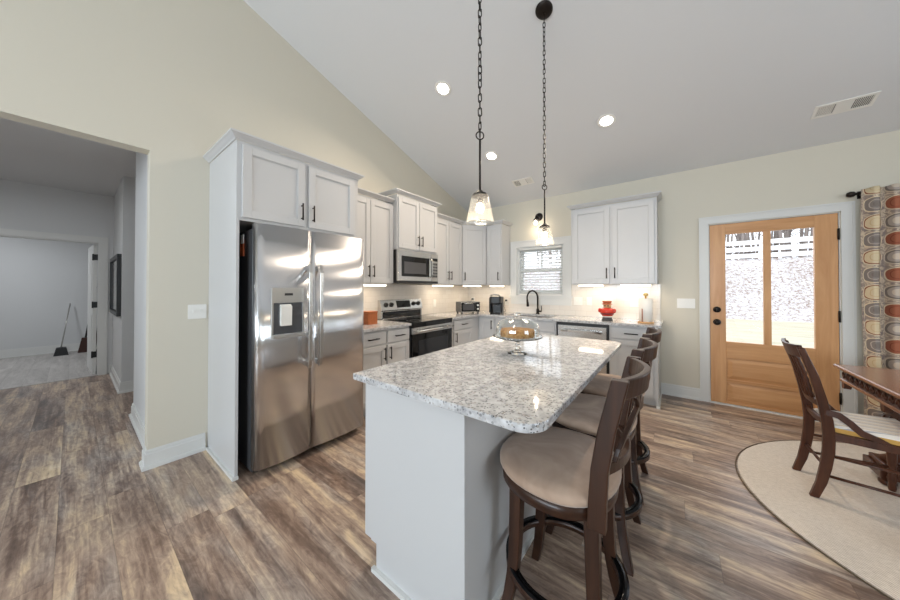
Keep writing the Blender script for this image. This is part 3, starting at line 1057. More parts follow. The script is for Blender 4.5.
sk = thing('sink', 'undermount stainless steel sink below the kitchen window', 'sink', (0, 0, .884))
x0, x1, y0, y1 = SK[0] - .012, SK[1] + .012, SK[2] - .012, SK[3] + .012
obj('basin', MB().box(x0, SK[0], y0, y1, -.2, -.001).box(SK[1], x1, y0, y1, -.2, -.001).box(SK[0], SK[1], y0, SK[2], -.2, -.001).box(SK[0], SK[1], SK[3], y1, -.2, -.001).box(x0, x1, y0, y1, -.21, -.2), M['steel2'], sk)
obj('drain', MB().lathe([(0, -.197), (.04, -.197), (.045, -.2)], (1.38, -.33, 0), 20), M['chrome'], sk)

# faucet
fa = thing('faucet', 'dark bronze gooseneck kitchen faucet on the worktop below the window', 'faucet', (1.365, -.075, .9155))
fm = MB().lathe([(0, 0), (.03, 0), (.03, .008), (.022, .016), (.02, .075), (.014, .085), (.0, .085)], n=20)
obj('base', fm, M['bronze'], fa)
neck = [(0, 0, .08), (0, 0, .25)]
for i in range(1, 15):
    a = PI * 1.08 * i / 14
    neck.append((-.055 * (1 - math.cos(a)), -.075 * (1 - math.cos(a)), .25 + .115 * math.sin(a)))
obj('neck', MB().tube(neck, .0125, 12), M['bronze'], fa)
e = Vector(neck[-1]); dv = (Vector(neck[-1]) - Vector(neck[-2])).normalized()
obj('spray_head', MB().cyl(e, e + dv * .10, .0155, .021, 14), M['bronze'], fa)
obj('lever', MB().cyl((.015, 0, .045), (.062, -.01, .045), .012, n=12).tube([(.062, -.01, .045), (.066, -.012, .09), (.064, -.012, .135)], [.009, .007, .006], 8), M['bronze'], fa)

# ---------------------------------------------------------------- refrigerator
fr = thing('refrigerator', 'side-by-side stainless steel refrigerator with ice dispenser', 'refrigerator', (0, -3.765, 0), LROT)
FW = .884
obj('body', MB().box(.006, FW - .004, -.715, -.03, .03, 1.745), M['dgrey'], fr, .004)
for fx_ in (.06, FW - .06):
    for fy_ in (-.66, -.1): obj('foot', MB().cyl((fx_, fy_, 0), (fx_, fy_, .031), .022, n=12), M['blackm'], fr)
obj('toe_grille', MB().box(.01, FW - .01, -.735, -.716, .03, .066), M['blackm'], fr)


def fridge_door(x0, x1, rl, rr):
    n_ = 14
    pts = [(x1, -.722), (x0, -.722)]
    bul = .022
    for i in range(n_ + 1):
        s_ = i / n_
        x = x0 + (x1 - x0) * s_
        y = -.795 - bul * (1 - (2 * s_ - 1) ** 2)
        if i == 0 and rl: pts += [(x0, -.768), (x0 + .004, -.784), (x0 + .014, -.794)]; continue
        if i == n_ and rr: pts += [(x1 - .014, -.794), (x1 - .004, -.784), (x1, -.768)]; continue
        pts.append((x, y))
    return MB().prism(pts, 'z', .068, 1.772, True)


fd = obj('freezer_door', fridge_door(0, .380, True, False), M['steel'], fr)
rd = obj('refrigerator_door', fridge_door(.385, FW, False, True), M['steel'], fr)
for d_, x in ((fd, .338), (rd, .424)):
    m = MB()
    m.sweep([(x, -.862, .715), (x, -.874, .78), (x, -.876, 1.1), (x, -.874, 1.44), (x, -.862, 1.505)], (.014, 0, 0), (0, .009, 0))
    for z in (.745, 1.475): m.box(x - .012, x + .012, -.868, -.79, z - .02, z + .02)
    obj('handle', m, M['steel2'], d_, .003)
dp = MB()
zt, zb_, xl, xr = 1.325, .975, .088, .318
ytop = -.822
dp.box(xl, xr, ytop, -.785, 1.215, zt).box(xl, xl + .014, ytop, -.785, zb_, 1.215).box(xr - .014, xr, ytop, -.785, zb_, 1.215)
dpo = obj('dispenser', dp, M['silver'], fd, .003)
obj('niche', MB().box(xl + .014, xr - .014, -.8185, -.785, zb_ + .015, 1.215), plain('dispenser_niche', srgb(92, 94, 98), .18, .5), dpo)
obj('display', MB().box(.175, .232, ytop - .0015, ytop, 1.268, 1.285), M['blackm'], dpo)
obj('paddle', MB().prism([(-.8195, 1.205), (-.846, 1.19), (-.842, 1.05), (-.8195, 1.055)], 'x', .142, .218), M['white'], dpo, .002)
obj('tray', MB().box(xl, xr, -.85, -.785, zb_ - .012, zb_ + .012), M['silver'], dpo, .004)
obj('top_hinge', MB().box(.02, .12, -.79, -.70, 1.7455, 1.765).box(FW - .12, FW - .02, -.79, -.70, 1.7455, 1.765), M['blackm'], fr)
mg = thing('fridge_magnet', 'small orange and white clip on the refrigerator side', 'magnet', (.52, -3.7592, 1.66))
obj('clip', MB().box(-.03, .03, -.008, 0, -.10, .02), M['orange'], mg)
obj('tag', MB().box(.0, .05, -.014, -.0085, -.01, .055), M['white'], mg)

# ---------------------------------------------------------------- range
rg = thing('range', 'freestanding electric range with black glass top and stainless backguard', 'range', (0, -2.118, 0), LROT)
W = .762
obj('body', MB().box(.002, W - .002, -.62, -.02, .03, .895).box(.03, W - .03, -.56, -.05, 0, .03), M['blackm'], rg, .002)
obj('cooktop', MB().box(0, W, -.66, -.075, .8955, .918), M['blackg'], rg, .003)
bgp = [(-.075, .918), (-.021, .918), (-.021, 1.165), (-.06, 1.165), (-.085, 1.135), (-.10, 1.04), (-.075, 1.03)]
bg_ = obj('backguard', MB().prism([(-.02, .918), (-.02, 1.165), (-.065, 1.165), (-.105, 1.03), (-.085, 1.02), (-.085, .918)], 'x', .0, W), M['steel2'], rg, .003)
obj('vent_panel', MB().box(.03, W - .03, -.09, -.0855, .925, 1.012), M['blackg'], bg_)


def on_guard(x, s_):  # point on sloping face: s_=0 bottom, 1 top
    return Vector((x, -.105 + .04 * s_, 1.03 + .135 * s_))


gn = Vector((0, -.135, -.04)).normalized()
gn = Vector((0, -.9588, .284))
pa, pb = on_guard(.27, .22), on_guard(.27, .85)
dm = MB()
q = [on_guard(.27, .2), on_guard(.52, .2), on_guard(.52, .88), on_guard(.27, .88)]
dm.add([v + gn * .0008 for v in q] + [v + gn * .004 for v in q], [(3, 2, 1, 0), (4, 5, 6, 7), (0, 1, 5, 4), (1, 2, 6, 5), (2, 3, 7, 6), (3, 0, 4, 7)])
obj('display_panel', dm, M['blackg'], bg_)
for x in (.085, .175, .59, .685):
    c = on_guard(x, .52)
    obj('knob', MB().cyl(c + gn * .001, c + gn * .008, .032, .030, 18).cyl(c + gn * .008, c + gn * .028, .023, .020, 16).box(x - .004, x + .004, c.y - .034, c.y - .02, c.z - .014, c.z + .026), M['blackm'], bg_)
od = obj('oven_door', MB().box(.006, W - .006, -.655, -.621, .24, .778), M['blackg'], rg, .003)
obj('oven_window', MB().box(.10, W - .10, -.658, -.6552, .33, .70), M['oveng'], od)
obj('door_trim', MB().box(.006, W - .006, -.658, -.621, .779, .855), M['steel2'], od, .002)
hm = MB().cyl((.04, -.705, .815), (W - .04, -.705, .815), .0125, n=14)
for x in (.06, W - .06): hm.box(x - .012, x + .012, -.70, -.658, .803, .827)
obj('handle', hm, M['steel2'], od)
obj('control_strip', MB().box(.002, W - .002, -.655, -.6205, .857, .8945), M['blackg'], rg)
obj('storage_drawer', MB().box(.006, W - .006, -.65, -.621, .07, .232), M['steel2'], rg, .003)
for i, (x, y, r) in enumerate(((.2, -.50, .10), (.55, -.50, .085), (.2, -.23, .075), (.55, -.23, .10))):
    obj('burner', MB().lathe([(r, .9182), (r + .004, .9187), (r + .008, .9182)], (x, y, 0), 32).lathe([(r * .6, .9182), (r * .6 + .003, .9186), (r * .6 + .006, .9182)], (x, y, 0), 32), M['dgrey'], rg)

# ---------------------------------------------------------------- microwave
mw = thing('microwave', 'stainless over-the-range microwave with dark window', 'microwave', (0, -2.117, 1.385), LROT)
obj('body', MB().box(0, .758, -.375, -.015, 0, .412), M['blackm'], mw, .002)
md = obj('door', MB().box(0, .615, -.405, -.376, .03, .412), M['steel2'], mw, .003)
obj('window', MB().box(.06, .565, -.4085, -.4055, .085, .34), M['blackg'], md, .004)
obj('window_screen', MB().box(.10, .50, -.4095, -.4087, .12, .27), M['mwg'], md)
obj('handle', MB().sweep([(.585, -.43, .07), (.585, -.445, .12), (.585, -.445, .30), (.585, -.43, .35)], (.011, 0, 0), (0, .008, 0)).box(.577, .593, -.43, -.405, .075, .095).box(.577, .593, -.43, -.405, .325, .345), M['steel2'], md, .002)
cp = obj('control_panel', MB().box(.62, .758, -.405, -.376, .03, .412), M['silver'], mw, .003)
obj('display', MB().box(.635, .742, -.4075, -.4055, .31, .35), M['blackg'], cp)
kb = MB()
for i in range(5):
    for j in range(3): kb.box(.638 + j * .036, .665 + j * .036, -.4075, -.4055, .085 + i * .042, .115 + i * .042)
obj('keypad', kb, M['dgrey'], cp)
obj('vent_grille', MB().box(0, .758, -.40, -.376, 0, .028), M['blackm'], mw)

# ---------------------------------------------------------------- dishwasher
dw = thing('dishwasher', 'stainless dishwasher with pocket bar handle beside the sink base', 'dishwasher', (1.822, 0, 0))
obj('body', MB().box(.004, .614, -.575, -.03, .02, .872), M['blackm'], dw)
dd = obj('door', MB().box(.022, .594, -.615, -.576, .12, .842), M['steel2'], dw, .004)
obj('frame', MB().box(.004, .614, -.60, -.5755, .8425, .876).box(.5945, .614, -.60, -.5755, .1, .8424).box(.004, .0215, -.60, -.5755, .1, .8424), M['blackm'], dw)
obj('handle', MB().sweep([(.07, -.645, .775), (.16, -.66, .782), (.45, -.66, .782), (.545, -.645, .775)], (0, .006, 0), (0, 0, .014)).box(.07, .10, -.65, -.615, .765, .785).box(.515, .545, -.65, -.615, .765, .785), M['chrome'], dd, .003)
obj('toe_panel', MB().box(.01, .608, -.53, -.50, .02, .099), M['blackm'], dw)

# ---------------------------------------------------------------- island
il = thing('island_cabinet', 'white kitchen island cabinet under the large granite top', 'island', (0, 0, 0))
IX0, IX1, IY0, IY1 = 1.868, 2.455, -3.655, -2.03
pz = .13
obj('end_panel', MB().prism([(IX0 + .085, 0), (IX1, 0), (IX1, BH), (IX0, BH), (IX0, pz), (IX0 + .085, pz)], 'y', IY0, IY0 + .018), M['cab'], il, .001, 1)
obj('end_panel', MB().prism([(IX0 + .085, 0), (IX1, 0), (IX1, BH), (IX0, BH), (IX0, pz), (IX0 + .085, pz)], 'y', IY1 - .018, IY1), M['cab'], il, .001, 1)
obj('back_panel', MB().box(IX1 - .018, IX1, IY0 + .0182, IY1 - .0182, 0, BH), M['cab'], il)
obj('body', MB().box(IX0 + .022, IX1 - .0185, IY0 + .0182, IY1 - .0182, .10, BH).box(IX0 + .09, IX1 - .0185, IY0 + .0182, IY1 - .0182, 0, .10), M['cab'], il)
for i in range(4):
    yy = IY1 - .02 - i * .397
    d_ = obj('door', shaker(.385, .59), M['cab'], il, .0015, 1, (IX0 + .0215, yy - .002, .125)); d_.rotation_euler = (0, 0, -PI / 2)
    pull(d_, .355 if i % 2 == 0 else .03, .50, .135)
    d_ = obj('drawer', MB().box(0, .385, -.02, 0, 0, .125), M['cab'], il, .0015, 1, (IX0 + .0215, yy - .002, .735)); d_.rotation_euler = (0, 0, -PI / 2)
    pull(d_, .19, .062, .135, False)
obj('shoe_molding', MB().box(IX0 + .07, IX1 + .016, IY0 - .018, IY0, 0, .02).box(IX1, IX1 + .016, IY0, IY1, 0, .02), M['trim'], il)
for y in (-3.22, -2.45):
    obj('bracket', MB().prism([(IX1, .884), (IX1 + .16, .884), (IX1 + .16, .865), (IX1 + .03, .845), (IX1 + .022, .76), (IX1, .76)], 'y', y - .02, y + .02), M['cab'], il)
it = rrect(1.843, 2.754, -3.71, -1.988, .085, 8, (0, 0, 0, 1))
it = rrect(1.843, 2.754, -3.71, -1.988, .085, 8, (1, 0, 0, 1))
# small radius on the other corners
o = obj('island_worktop', MB().prism(it, 'z', .885, .915), M['granite'], None, .004)
tag(o, 'large speckled granite top of the kitchen island', 'worktop')

# ---------------------------------------------------------------- cake stand, cake and dome
CX, CY, CZ = 2.289, -2.837, .9155
cs = thing('cake_stand', 'clear glass pedestal cake stand on the kitchen island', 'cake stand', (CX, CY, CZ))
obj('pedestal', MB().lathe([(0, 0), (.060, 0), (.061, .004), (.045, .010), (.020, .018), (.013, .028), (.022, .036), (.024, .044), (.014, .052), (.011, .065), (.018, .078), (.030, .090), (.045, .096), (.0, .098)], n=32), M['crystal_solid'], cs)
obj('plate', MB().lathe([(0, .098), (.135, .099), (.150, .106), (.152, .110), (.148, .112), (.132, .106), (0, .105)], n=48), M['crystal_solid'], cs)
ck = obj('cake', MB().lathe([(0, .107), (.098, .107), (.104, .112), (.106, .140), (.100, .150), (.06, .153), (.035, .150), (.03, .142), (.0, .142)], n=40), M['cake'], None, loc=(CX, CY, CZ))
tag(ck, 'golden brown round cake under the glass dome', 'cake')
dmx = thing('cake_dome', 'clear glass dome with knob covering the cake', 'dome', (CX, CY, CZ))
prof = [(.134, .1125), (.134, .150), (.130, .172), (.118, .192), (.095, .208), (.06, .217), (.02, .220)]
obj('cover', MB().lathe(prof + [(r - .003, h - .003) for r, h in prof[::-1]], n=48), M['crystal'], dmx)
obj('knob', MB().lathe([(.02, .220), (.010, .226), (.010, .231), (.022, .238), (.025, .246), (.018, .254), (0, .257)], n=24), M['crystal_solid'], dmx)

# ---------------------------------------------------------------- bar stools (seat front faces -X)
st = thing('bar_stool', 'nearest bar stool, taupe round seat at the island corner facing us', 'bar stool', (2.706, -3.320, 0), 0, 'bar stools along the island')
ZR = .225
for sx in (-1, 1):
    for sy in (-1, 1):
        pts = []
        for i in range(9):
            z = .565 * (1 - i / 8)
            r = .135 + .012 * (i / 8) + .040 * max(0, (i - 3) / 5) ** 2.2
            pts.append((sx * r, sy * r, z))
        w_ = [(.024 - .006 * i / 8) for i in range(9)]
        obj('leg', MB().sweep(pts, [(w, 0, 0) for w in w_], [(0, w, 0) for w in w_]), M['nutwood'], st, .004)
ring = MB().lathe([(.196, ZR - .016), (.226, ZR - .016), (.226, ZR + .010), (.196, ZR + .010)], n=48, closed=True)
fr_ = obj('foot_ring', ring, M['nutwoodx'], st)
obj('kick_plate', MB().lathe([(.1955, ZR + .0103), (.2265, ZR + .0103), (.2265, ZR + .013), (.1955, ZR + .013)], n=48, closed=True), plain('black_kick_plate', srgb(24, 24, 26), .22, .7), fr_)
obj('swivel', MB().cyl((0, 0, .545), (0, 0, .5598), .10, n=24), M['blackm'], st)
SR = .248


def seat_prof(ps):
    m = MB()
    vs, fs, N = [], [], 48
    for r, z in ps:
        for i in range(N):
            a = 2 * PI * i / N
            e = 2.2
            ca, sa = math.cos(a), math.sin(a)
            k = (abs(ca) ** e + abs(sa) ** e) ** (-1 / e)
            vs.append((r * k * ca * (.80 if ca > 0 else 1) + .004, r * k * sa, z + .020))
    for j in range(len(ps) - 1):
        for i in range(N): fs.append((j * N + i, j * N + (i + 1) % N, (j + 1) * N + (i + 1) % N, (j + 1) * N + i))
    m.add(vs, fs, True)
    return m


obj('seat_frame', seat_prof([(.001, .540), (SR - .02, .540), (SR - .012, .545), (SR - .008, .592), (.001, .592)]), M['nutwoodx'], st)
obj('seat', seat_prof([(.001, .5925), (SR - .006, .5925), (SR, .602), (SR, .618), (SR - .010, .630), (SR - .05, .638), (SR - .13, .643), (.001, .645)]), M['suede'], st)
PX = [(.160, .555), (.163, .65), (.170, .75), (.190, .875), (.212, .97), (.228, 1.042)]


def px(z):
    for (a, za), (b, zb) in zip(PX, PX[1:]):
        if z <= zb: return a + (b - a) * (z - za) / (zb - za)
    return PX[-1][0]


for sy in (-1, 1):
    pts = [(x, sy * (.188 + .004 * (z - .555) / .49), z) for x, z in PX]
    obj('back_post', MB().sweep(pts, [(.027 - .003 * (i / 5), 0, .0) for i in range(6)], (0, .0155, 0)), M['nutwood'], st, .004)


def back_arc(z, bow, h, t_, yw=.172, n_=15, cz=0.0):
    pts, A = [], []
    for i in range(n_):
        s_ = -1 + 2 * i / (n_ - 1)
        pts.append((px(z) + bow * (1 - s_ * s_), s_ * yw, z + cz * (1 - s_ * s_)))
        sl = -2 * bow * s_ / yw
        nn = Vector((1, -sl, 0)).normalized() * t_
        A.append(tuple(nn))
    return MB().sweep(pts, A, (0.004 * (z > .9), 0, h))


obj('crest_rail', back_arc(1.006, .060, .033, .011, .180, 17, .004), M['nutwoodx'], st, .004)
obj('back_rail', back_arc(.738, .052, .018, .010, .174), M['nutwoodx'], st, .003)


def splat(sgn):
    pts, A, B = [], [], []
    for i in range(13):
        s_ = i / 12
        z = .752 + (.975 - .752) * s_
        y = sgn * (-.115 + .20 * s_ ** 1.7)
        u = y / .172
        pts.append((px(z) + .056 * (1 - u * u), y, z))
        dy = sgn * .20 * 1.7 * max(s_, .02) ** .7
        tv = Vector((0, dy, .227)).normalized()
        B.append(tuple(Vector((0, tv.z, -tv.y)) * .013)); A.append((.007 + .0008 * sgn, 0, 0))
    return MB().sweep(pts, A, B)


for sgn in (-1, 1): obj('splat', splat(sgn), M['nutwood'], st, .002)
copy_tree(st, 'middle bar stool, taupe round seat between the other two stools at the island', (2.706, -2.755, 0))
copy_tree(st, 'farthest bar stool, taupe round seat at the island end nearest the back wall', (2.706, -2.200, 0))

# ---------------------------------------------------------------- pendants


def pendant(x, y, label):
    zt = zc(y)
    p = thing('pendant_light', label, 'light', (x, y, 0), 0, 'pendant lights over the island')
    tilt = Matrix.Translation((0, 0, zt)) @ Matrix.Rotation(-math.atan(SL), 4, 'X')
    c = MB().lathe([(0, -.026), (.02, -.026), (.035, -.020), (.060, -.014), (.066, -.004), (.066, .0), (0, 0)], n=28).xf(tilt)
    obj('canopy', c, M['bronze'], p)
    zr = 2.105
    ch = MB()
    L, r = .044, .009
    z = zt - .024
    i = 0
    rnd = random.Random(int(x * 100 - y * 10))
    while z > zr + .02:
        a = (PI / 2 * (i % 2)) + rnd.uniform(-.5, .5)
        ux, uy = math.cos(a), math.sin(a)
        pts = []
        for k in range(12):
            q = 2 * PI * k / 12
            sx_, sz_ = math.cos(q) * r, math.sin(q)
            zz = (L / 2 - r) * (1 if sz_ > 0 else -1) + sz_ * r
            pts.append((ux * sx_, uy * sx_, z - L / 2 + zz))
        ch.tube(pts, .003, 5, True)
        z -= L - .0075
        i += 1
    obj('chain', ch, M['bronze'], p)
    a = rnd.uniform(-.3, .3) + .65
    pts = [(math.cos(a) * .020 * math.cos(2 * PI * k / 20), math.sin(a) * .020 * math.cos(2 * PI * k / 20), zr + .020 * math.sin(2 * PI * k / 20)) for k in range(20)]
    obj('ring', MB().tube(pts, .0034, 6, True), M['bronze'], p)
    obj('rod', MB().cyl((0, 0, 1.815), (0, 0, zr - .018), .0055, n=10), M['bronze'], p)
    obj('socket_cap', MB().lathe([(0, 1.822), (.012, 1.822), (.020, 1.812), (.034, 1.806), (.040, 1.797), (.040, 1.790), (0, 1.790)], n=24).cyl((0, 0, 1.755), (0, 0, 1.79), .016, n=16), M['bronze'], p)
    sh = [(.040, 1.796), (.046, 1.789), (.070, 1.668), (.072, 1.655)]
    obj('glass_shade', MB().lathe(sh + [(r_ - .003, z_) for r_, z_ in sh[::-1]], n=40), M['shade'], p)
    obj('bulb', MB().lathe([(0, 1.757), (.010, 1.756), (.012, 1.752), (.019, 1.738), (.020, 1.726), (.015, 1.712), (0, 1.706)], n=20), M['bulb'], p)
    lamp = bpy.data.lights.new('pendant_lamp', 'POINT')
    lamp.energy = 4; lamp.color = WARM; lamp.shadow_soft_size = .03
    lo = bpy.data.objects.new('pendant_lamp', lamp)
    COL.objects.link(lo); lo.location = (x, y, 1.63)


pendant(2.280, -3.262, 'clear glass pendant over the near end of the island')
pendant(2.272, -2.302, 'clear glass pendant over the far end of the island, its round canopy in view')

# wall sconce above the window
sc = thing('wall_sconce', 'bronze wall light above the kitchen window, behind the far pendant', 'light', (1.362, 0, 2.40))
obj('backplate', MB().lathe([(0, -.03), (.03, -.028), (.056, -.016), (.064, -.004), (.064, 0), (0, 0)], (0, 0, .055), 28, 'y'), M['bronze'], sc)
obj('arm', MB().tube([(0, -.02, .055), (0, -.07, .065), (0, -.12, .05), (0, -.135, .01)], .007, 10).lathe([(0, .012), (.016, .01), (.034, -.004), (.036, -.014), (0, -.014)], (0, -.135, 0), 24), M['bronze'], sc)
sh = [(.036, -.012), (.044, -.02), (.064, -.135)]
obj('glass_shade', MB().lathe(sh + [(r_ - .003, z_) for r_, z_ in sh[::-1]], (0, -.135, 0), 32), M['shade'], sc)
obj('bulb', MB().lathe([(0, -.03), (.010, -.032), (.022, -.065), (.022, -.08), (0, -.10)], (0, -.135, 0), 18), M['bulb'], sc)
lamp = bpy.data.lights.new('sconce_lamp', 'POINT'); lamp.energy = 1.6; lamp.color = WARM; lamp.shadow_soft_size = .03
lo = bpy.data.objects.new('sconce_lamp', lamp); COL.objects.link(lo); lo.location = (1.362, -.135, 2.25)

# ---------------------------------------------------------------- recessed lights and vents
TA = -math.atan(SL)
DL = ((1.13, -2.144, 'round recessed ceiling light over the refrigerator side, upper left'), (1.124, -1.099, 'round recessed ceiling light toward the range corner, lowest of the three'), (2.505, -1.085, 'round recessed ceiling light right of the pendants toward the back wall'))
for x, y, lb in DL:
    t = thing('recessed_light', lb, 'light', (x, y, zc(y)), 0, 'recessed ceiling lights', TA)
    obj('trim_ring', MB().lathe([(.060, -.004), (.082, -.006), (.090, -.002), (.090, 0), (.060, 0)], n=32, closed=True), M['white'], t)
    obj('lens', MB().lathe([(0, -.003), (.0598, -.003), (.0598, -.0005), (0, -.0005)], n=32), M['can'], t)
    l = area_light('recessed_lamp', Vector((x, y, zc(y))) + Vector((0, -.012, -.02)), (TA, 0, 0), .1, .1, 12, SOFT, 2.4)
    l.data.shape = 'DISK'
for x, y, w, lb in ((4.232, -.474, .34, 'white slotted ceiling air vent above the back door'), (1.30, -.470, .30, 'white slotted ceiling air vent near the kitchen window')):
    t = thing('ceiling_vent', lb, 'vent', (x, y, zc(y)), 0, 'ceiling air vents', TA)
    h = .075
    obj('frame', MB().box(-w / 2, w / 2, -h, -h + .02, -.008, -.0005).box(-w / 2, w / 2, h - .02, h, -.008, -.0005).box(-w / 2, -w / 2 + .02, -h + .02, h - .02, -.008, -.0005).box(w / 2 - .02, w / 2, -h + .02, h - .02, -.008, -.0005)
        .box(-.05, .05, -h + .02, h - .02, -.008, -.0005), M['white'], t)
    for sgn in (-1, 1):
        sl = MB()
        for i in range(9):
            xx = sgn * (.06 + (w / 2 - .085) * i / 8)
            sl.sweep([(xx, -h + .02, -.004), (xx, h - .02, -.004)], (.0035, 0, .003 * sgn), (.0006, 0, -.0008 * sgn))
        obj('louvers', sl, M['white'], t)
    obj('duct', MB().box(-w / 2 + .02, w / 2 - .02, -h + .02, h - .02, -.0012, -.0004), M['dgrey'], t)

# hall and far room fixtures (the dim rooms beyond have their own ceiling lights)
for (x, y, lb) in ((-1.9, -5.5, 'flush round ceiling light in the hallway beyond the opening'), (-5.4, -5.6, 'flush round ceiling light in the far bedroom')):
    t = thing('flush_light', lb, 'light', (x, y, HC))
    obj('base', MB().lathe([(0, -.02), (.15, -.02), (.15, -.0005), (0, -.0005)], n=32), M['white'], t)
    obj('diffuser', MB().lathe([(0, -.09), (.08, -.08), (.135, -.045), (.14, -.0205), (0, -.0205)], n=32), emit('flush_diffuser', (.95, .97, 1, 1), 1.5), t)
area_light('hall_lamp', (-1.9, -5.5, HC - .11), (0, 0, 0), .25, .25, 17, (.93, .96, 1))
area_light('far_room_lamp', (-5.4, -5.6, HC - .11), (0, 0, 0), .25, .25, 25, (.93, .96, 1))

# ---------------------------------------------------------------- hall contents
hcz = MB()
for (a, c) in ((HD[0] - .085, HD[0]), (HD[1], HD[1] + .085)): hcz.box(-3.86, -3.842, a, c, 0, HD[3]); 
hcz.box(-3.86, -3.842, HD[0] - .085, HD[1] + .085, HD[3], HD[3] + .085)
hcz.box(-3.98, -3.86, HD[0], HD[0] + .012, 0, HD[3]).box(-3.98, -3.86, HD[1] - .012, HD[1], 0, HD[3]).box(-3.98, -3.86, HD[0] + .012, HD[1] - .012, HD[3] - .012, HD[3])
struct('trim_5', hcz, M['trim'])
hd = thing('door_2', 'white panel door standing open into the far room', 'door', (-3.985, HD[1] - .02, .006), math.radians(182.5))
hd['kind'] = 'structure'
m = MB().box(0, .80, 0, .035, 0, 1.985)
obj('door_leaf', m, M['trim'], hd, .002)
for z0, z1 in ((.2, .9), (1.05, 1.83)):
    obj('panel', MB().box(.14, .66, .035, .041, z0, z1).box(.14, .66, -.006, 0, z0, z1), M['trim'], hd, .003)
for z in (.30, 1.06, 1.79):
    obj('hinge', MB().box(-.012, .012, -.012, .04, z - .045, z + .045).cyl((-.012, .04, z - .05), (-.012, .04, z + .05), .009, n=8), M['blackm'], hd)
pf = thing('picture_frame', 'dark framed picture hanging on the hallway wall', 'picture', (-3.12, -4.151, 1.36))
w_, h_ = .58, .40
obj('frame', MB().box(-w_, w_, -.04, 0, h_ - .05, h_).box(-w_, w_, -.04, 0, -h_, -h_ + .05).box(-w_, -w_ + .05, -.04, 0, -h_ + .05, h_ - .05).box(w_ - .05, w_, -.04, 0, -h_ + .05, h_ - .05), M['blackm'], pf, .004)
obj('picture', MB().box(-w_ + .05, w_ - .05, -.02, -.004, -h_ + .05, h_ - .05), M['art'], pf)
bw = thing('broom', 'broom with dark handle leaning in the far room corner', 'broom', (-6.55, -4.36, .005))
obj('broom_head', MB().prism([(-.10, 0), (.10, 0), (.05, .30), (-.05, .30)], 'x', -.025, .025), plain('broom_bristle', srgb(70, 46, 40), .8), bw)
obj('handle', MB().cyl((0, 0, .30), (-.35, .14, 1.35), .014, n=8), M['blackm'], bw)
bw = thing('dustpan', 'black long-handled dustpan left of the broom', 'dustpan', (-6.45, -4.66, .005))
obj('pan', MB().prism([(-.09, 0), (.09, 0), (.06, .15), (-.06, .15)], 'x', -.10, .04), M['blackm'], bw)
obj('handle', MB().cyl((-.02, 0, .15), (-.40, .10, 1.0), .009, n=8), M['silver'], bw)
bw = thing('mop', 'thin dark mop standing right of the broom behind the white door', 'mop', (-6.35, -4.24, .005))
obj('mop_head', MB().box(-.05, .05, -.10, .10, 0, .05), M['blackm'], bw)
obj('handle', MB().cyl((0, 0, .05), (-.5, .10, 1.25), .011, n=8), M['nutwood'], bw)

# ---------------------------------------------------------------- switches, outlets


def plate(name, loc, rz, gangs, label, kind, w=None):
    t = thing(name, label, 'switch' if kind == 's' else 'outlet', loc, rz)
    W_ = w or (.07 + .046 * (gangs - 1))
    obj('cover_plate', MB().prism(rrect(-W_ / 2, W_ / 2, -.058, .058, .006, 3), 'y', -.006, -.0003), M['white'], t, .001)
    for g in range(gangs):
        x = (g - (gangs - 1) / 2) * .046
        if kind == 's':
            obj('toggle', MB().box(x - .005, x + .005, -.016, -.006, -.008, .014), M['white'], t)
        else:
            obj('socket', MB().cyl((x, -.0061, .022), (x, -.0085, .022), .016, n=16).cyl((x, -.0061, -.022), (x, -.0085, -.022), .016, n=16), M['white'], t)
    return t


plate('light_switch', (0.0005, -3.914, 1.132), LROT, 2, 'white double light switch beside the tall refrigerator panel', 's')
plate('light_switch', (3.175, -.0005, 1.137), 0, 3, 'white triple light switch left of the wooden back door', 's', .17)
plate('light_switch', (1.950, -.0105, 1.131), 0, 2, 'white double switch plate on tile next to the window', 's')
plate('outlet', (2.10, -.0105, 1.133), 0, 1, 'white single outlet on tile left of the red figurine', 'o')
plate('outlet', (2.642, -.0105, 1.131), 0, 1, 'white single outlet on tile between figurine and paper towels', 'o', .09)
plate('outlet', (.0105, -.978, 1.082), LROT, 1, 'white outlet on tile right of the range', 'o')
plate('outlet', (.12, -.0105, 1.10), 0, 1, 'white outlet behind the toaster oven', 'o')
plate('outlet', (.80, -.0105, 1.09), 0, 1, 'white outlet right of the coffee maker', 'o')

# ---------------------------------------------------------------- worktop items
Z = .9155
c = thing('canister', 'small honey wood canister beside the refrigerator', 'canister', (.32, -2.47, Z))
obj('body', MB().prism(rrect(-.066, .066, -.066, .066, .012, 4), 'z', 0, .125), M['canwood'], c)
obj('lid', MB().prism(rrect(-.069, .069, -.069, .069, .012, 4), 'z', .1255, .145), M['canwood'], c, .003)

to = thing('toaster_oven', 'black and steel toaster oven in the worktop corner', 'toaster oven', (.40, -.60, Z), math.radians(58))
obj('body', MB().box(-.165, .165, -.10, .12, .022, .185), M['dgrey'], to, .006)
fr_ = obj('front_frame', MB().box(-.165, .165, -.104, -.1005, .022, .185), M['steel2'], to)
obj('glass_door', MB().box(-.155, .085, -.110, -.1042, .035, .175), M['blackg'], to, .003)
obj('window', MB().box(-.135, .065, -.1115, -.1102, .055, .148), M['mwg'], to)
obj('control_panel', MB().box(.09, .160, -.107, -.1042, .03, .178), M['blackg'], to)
for z in (.072, .132): obj('knob', MB().cyl((.126, -.1072, z), (.126, -.122, z), .016, n=16), M['white'], to)
obj('handle', MB().cyl((-.12, -.132, .162), (.05, -.132, .162), .006, n=8).box(-.115, -.105, -.132, -.1102, .158, .166).box(.035, .045, -.132, -.1102, .158, .166), M['steel2'], to)
for x in (-.14, .14):
    for y in (-.08, .10): obj('foot', MB().cyl((x, y, 0), (x, y, .022), .016, n=10), M['blackm'], to)

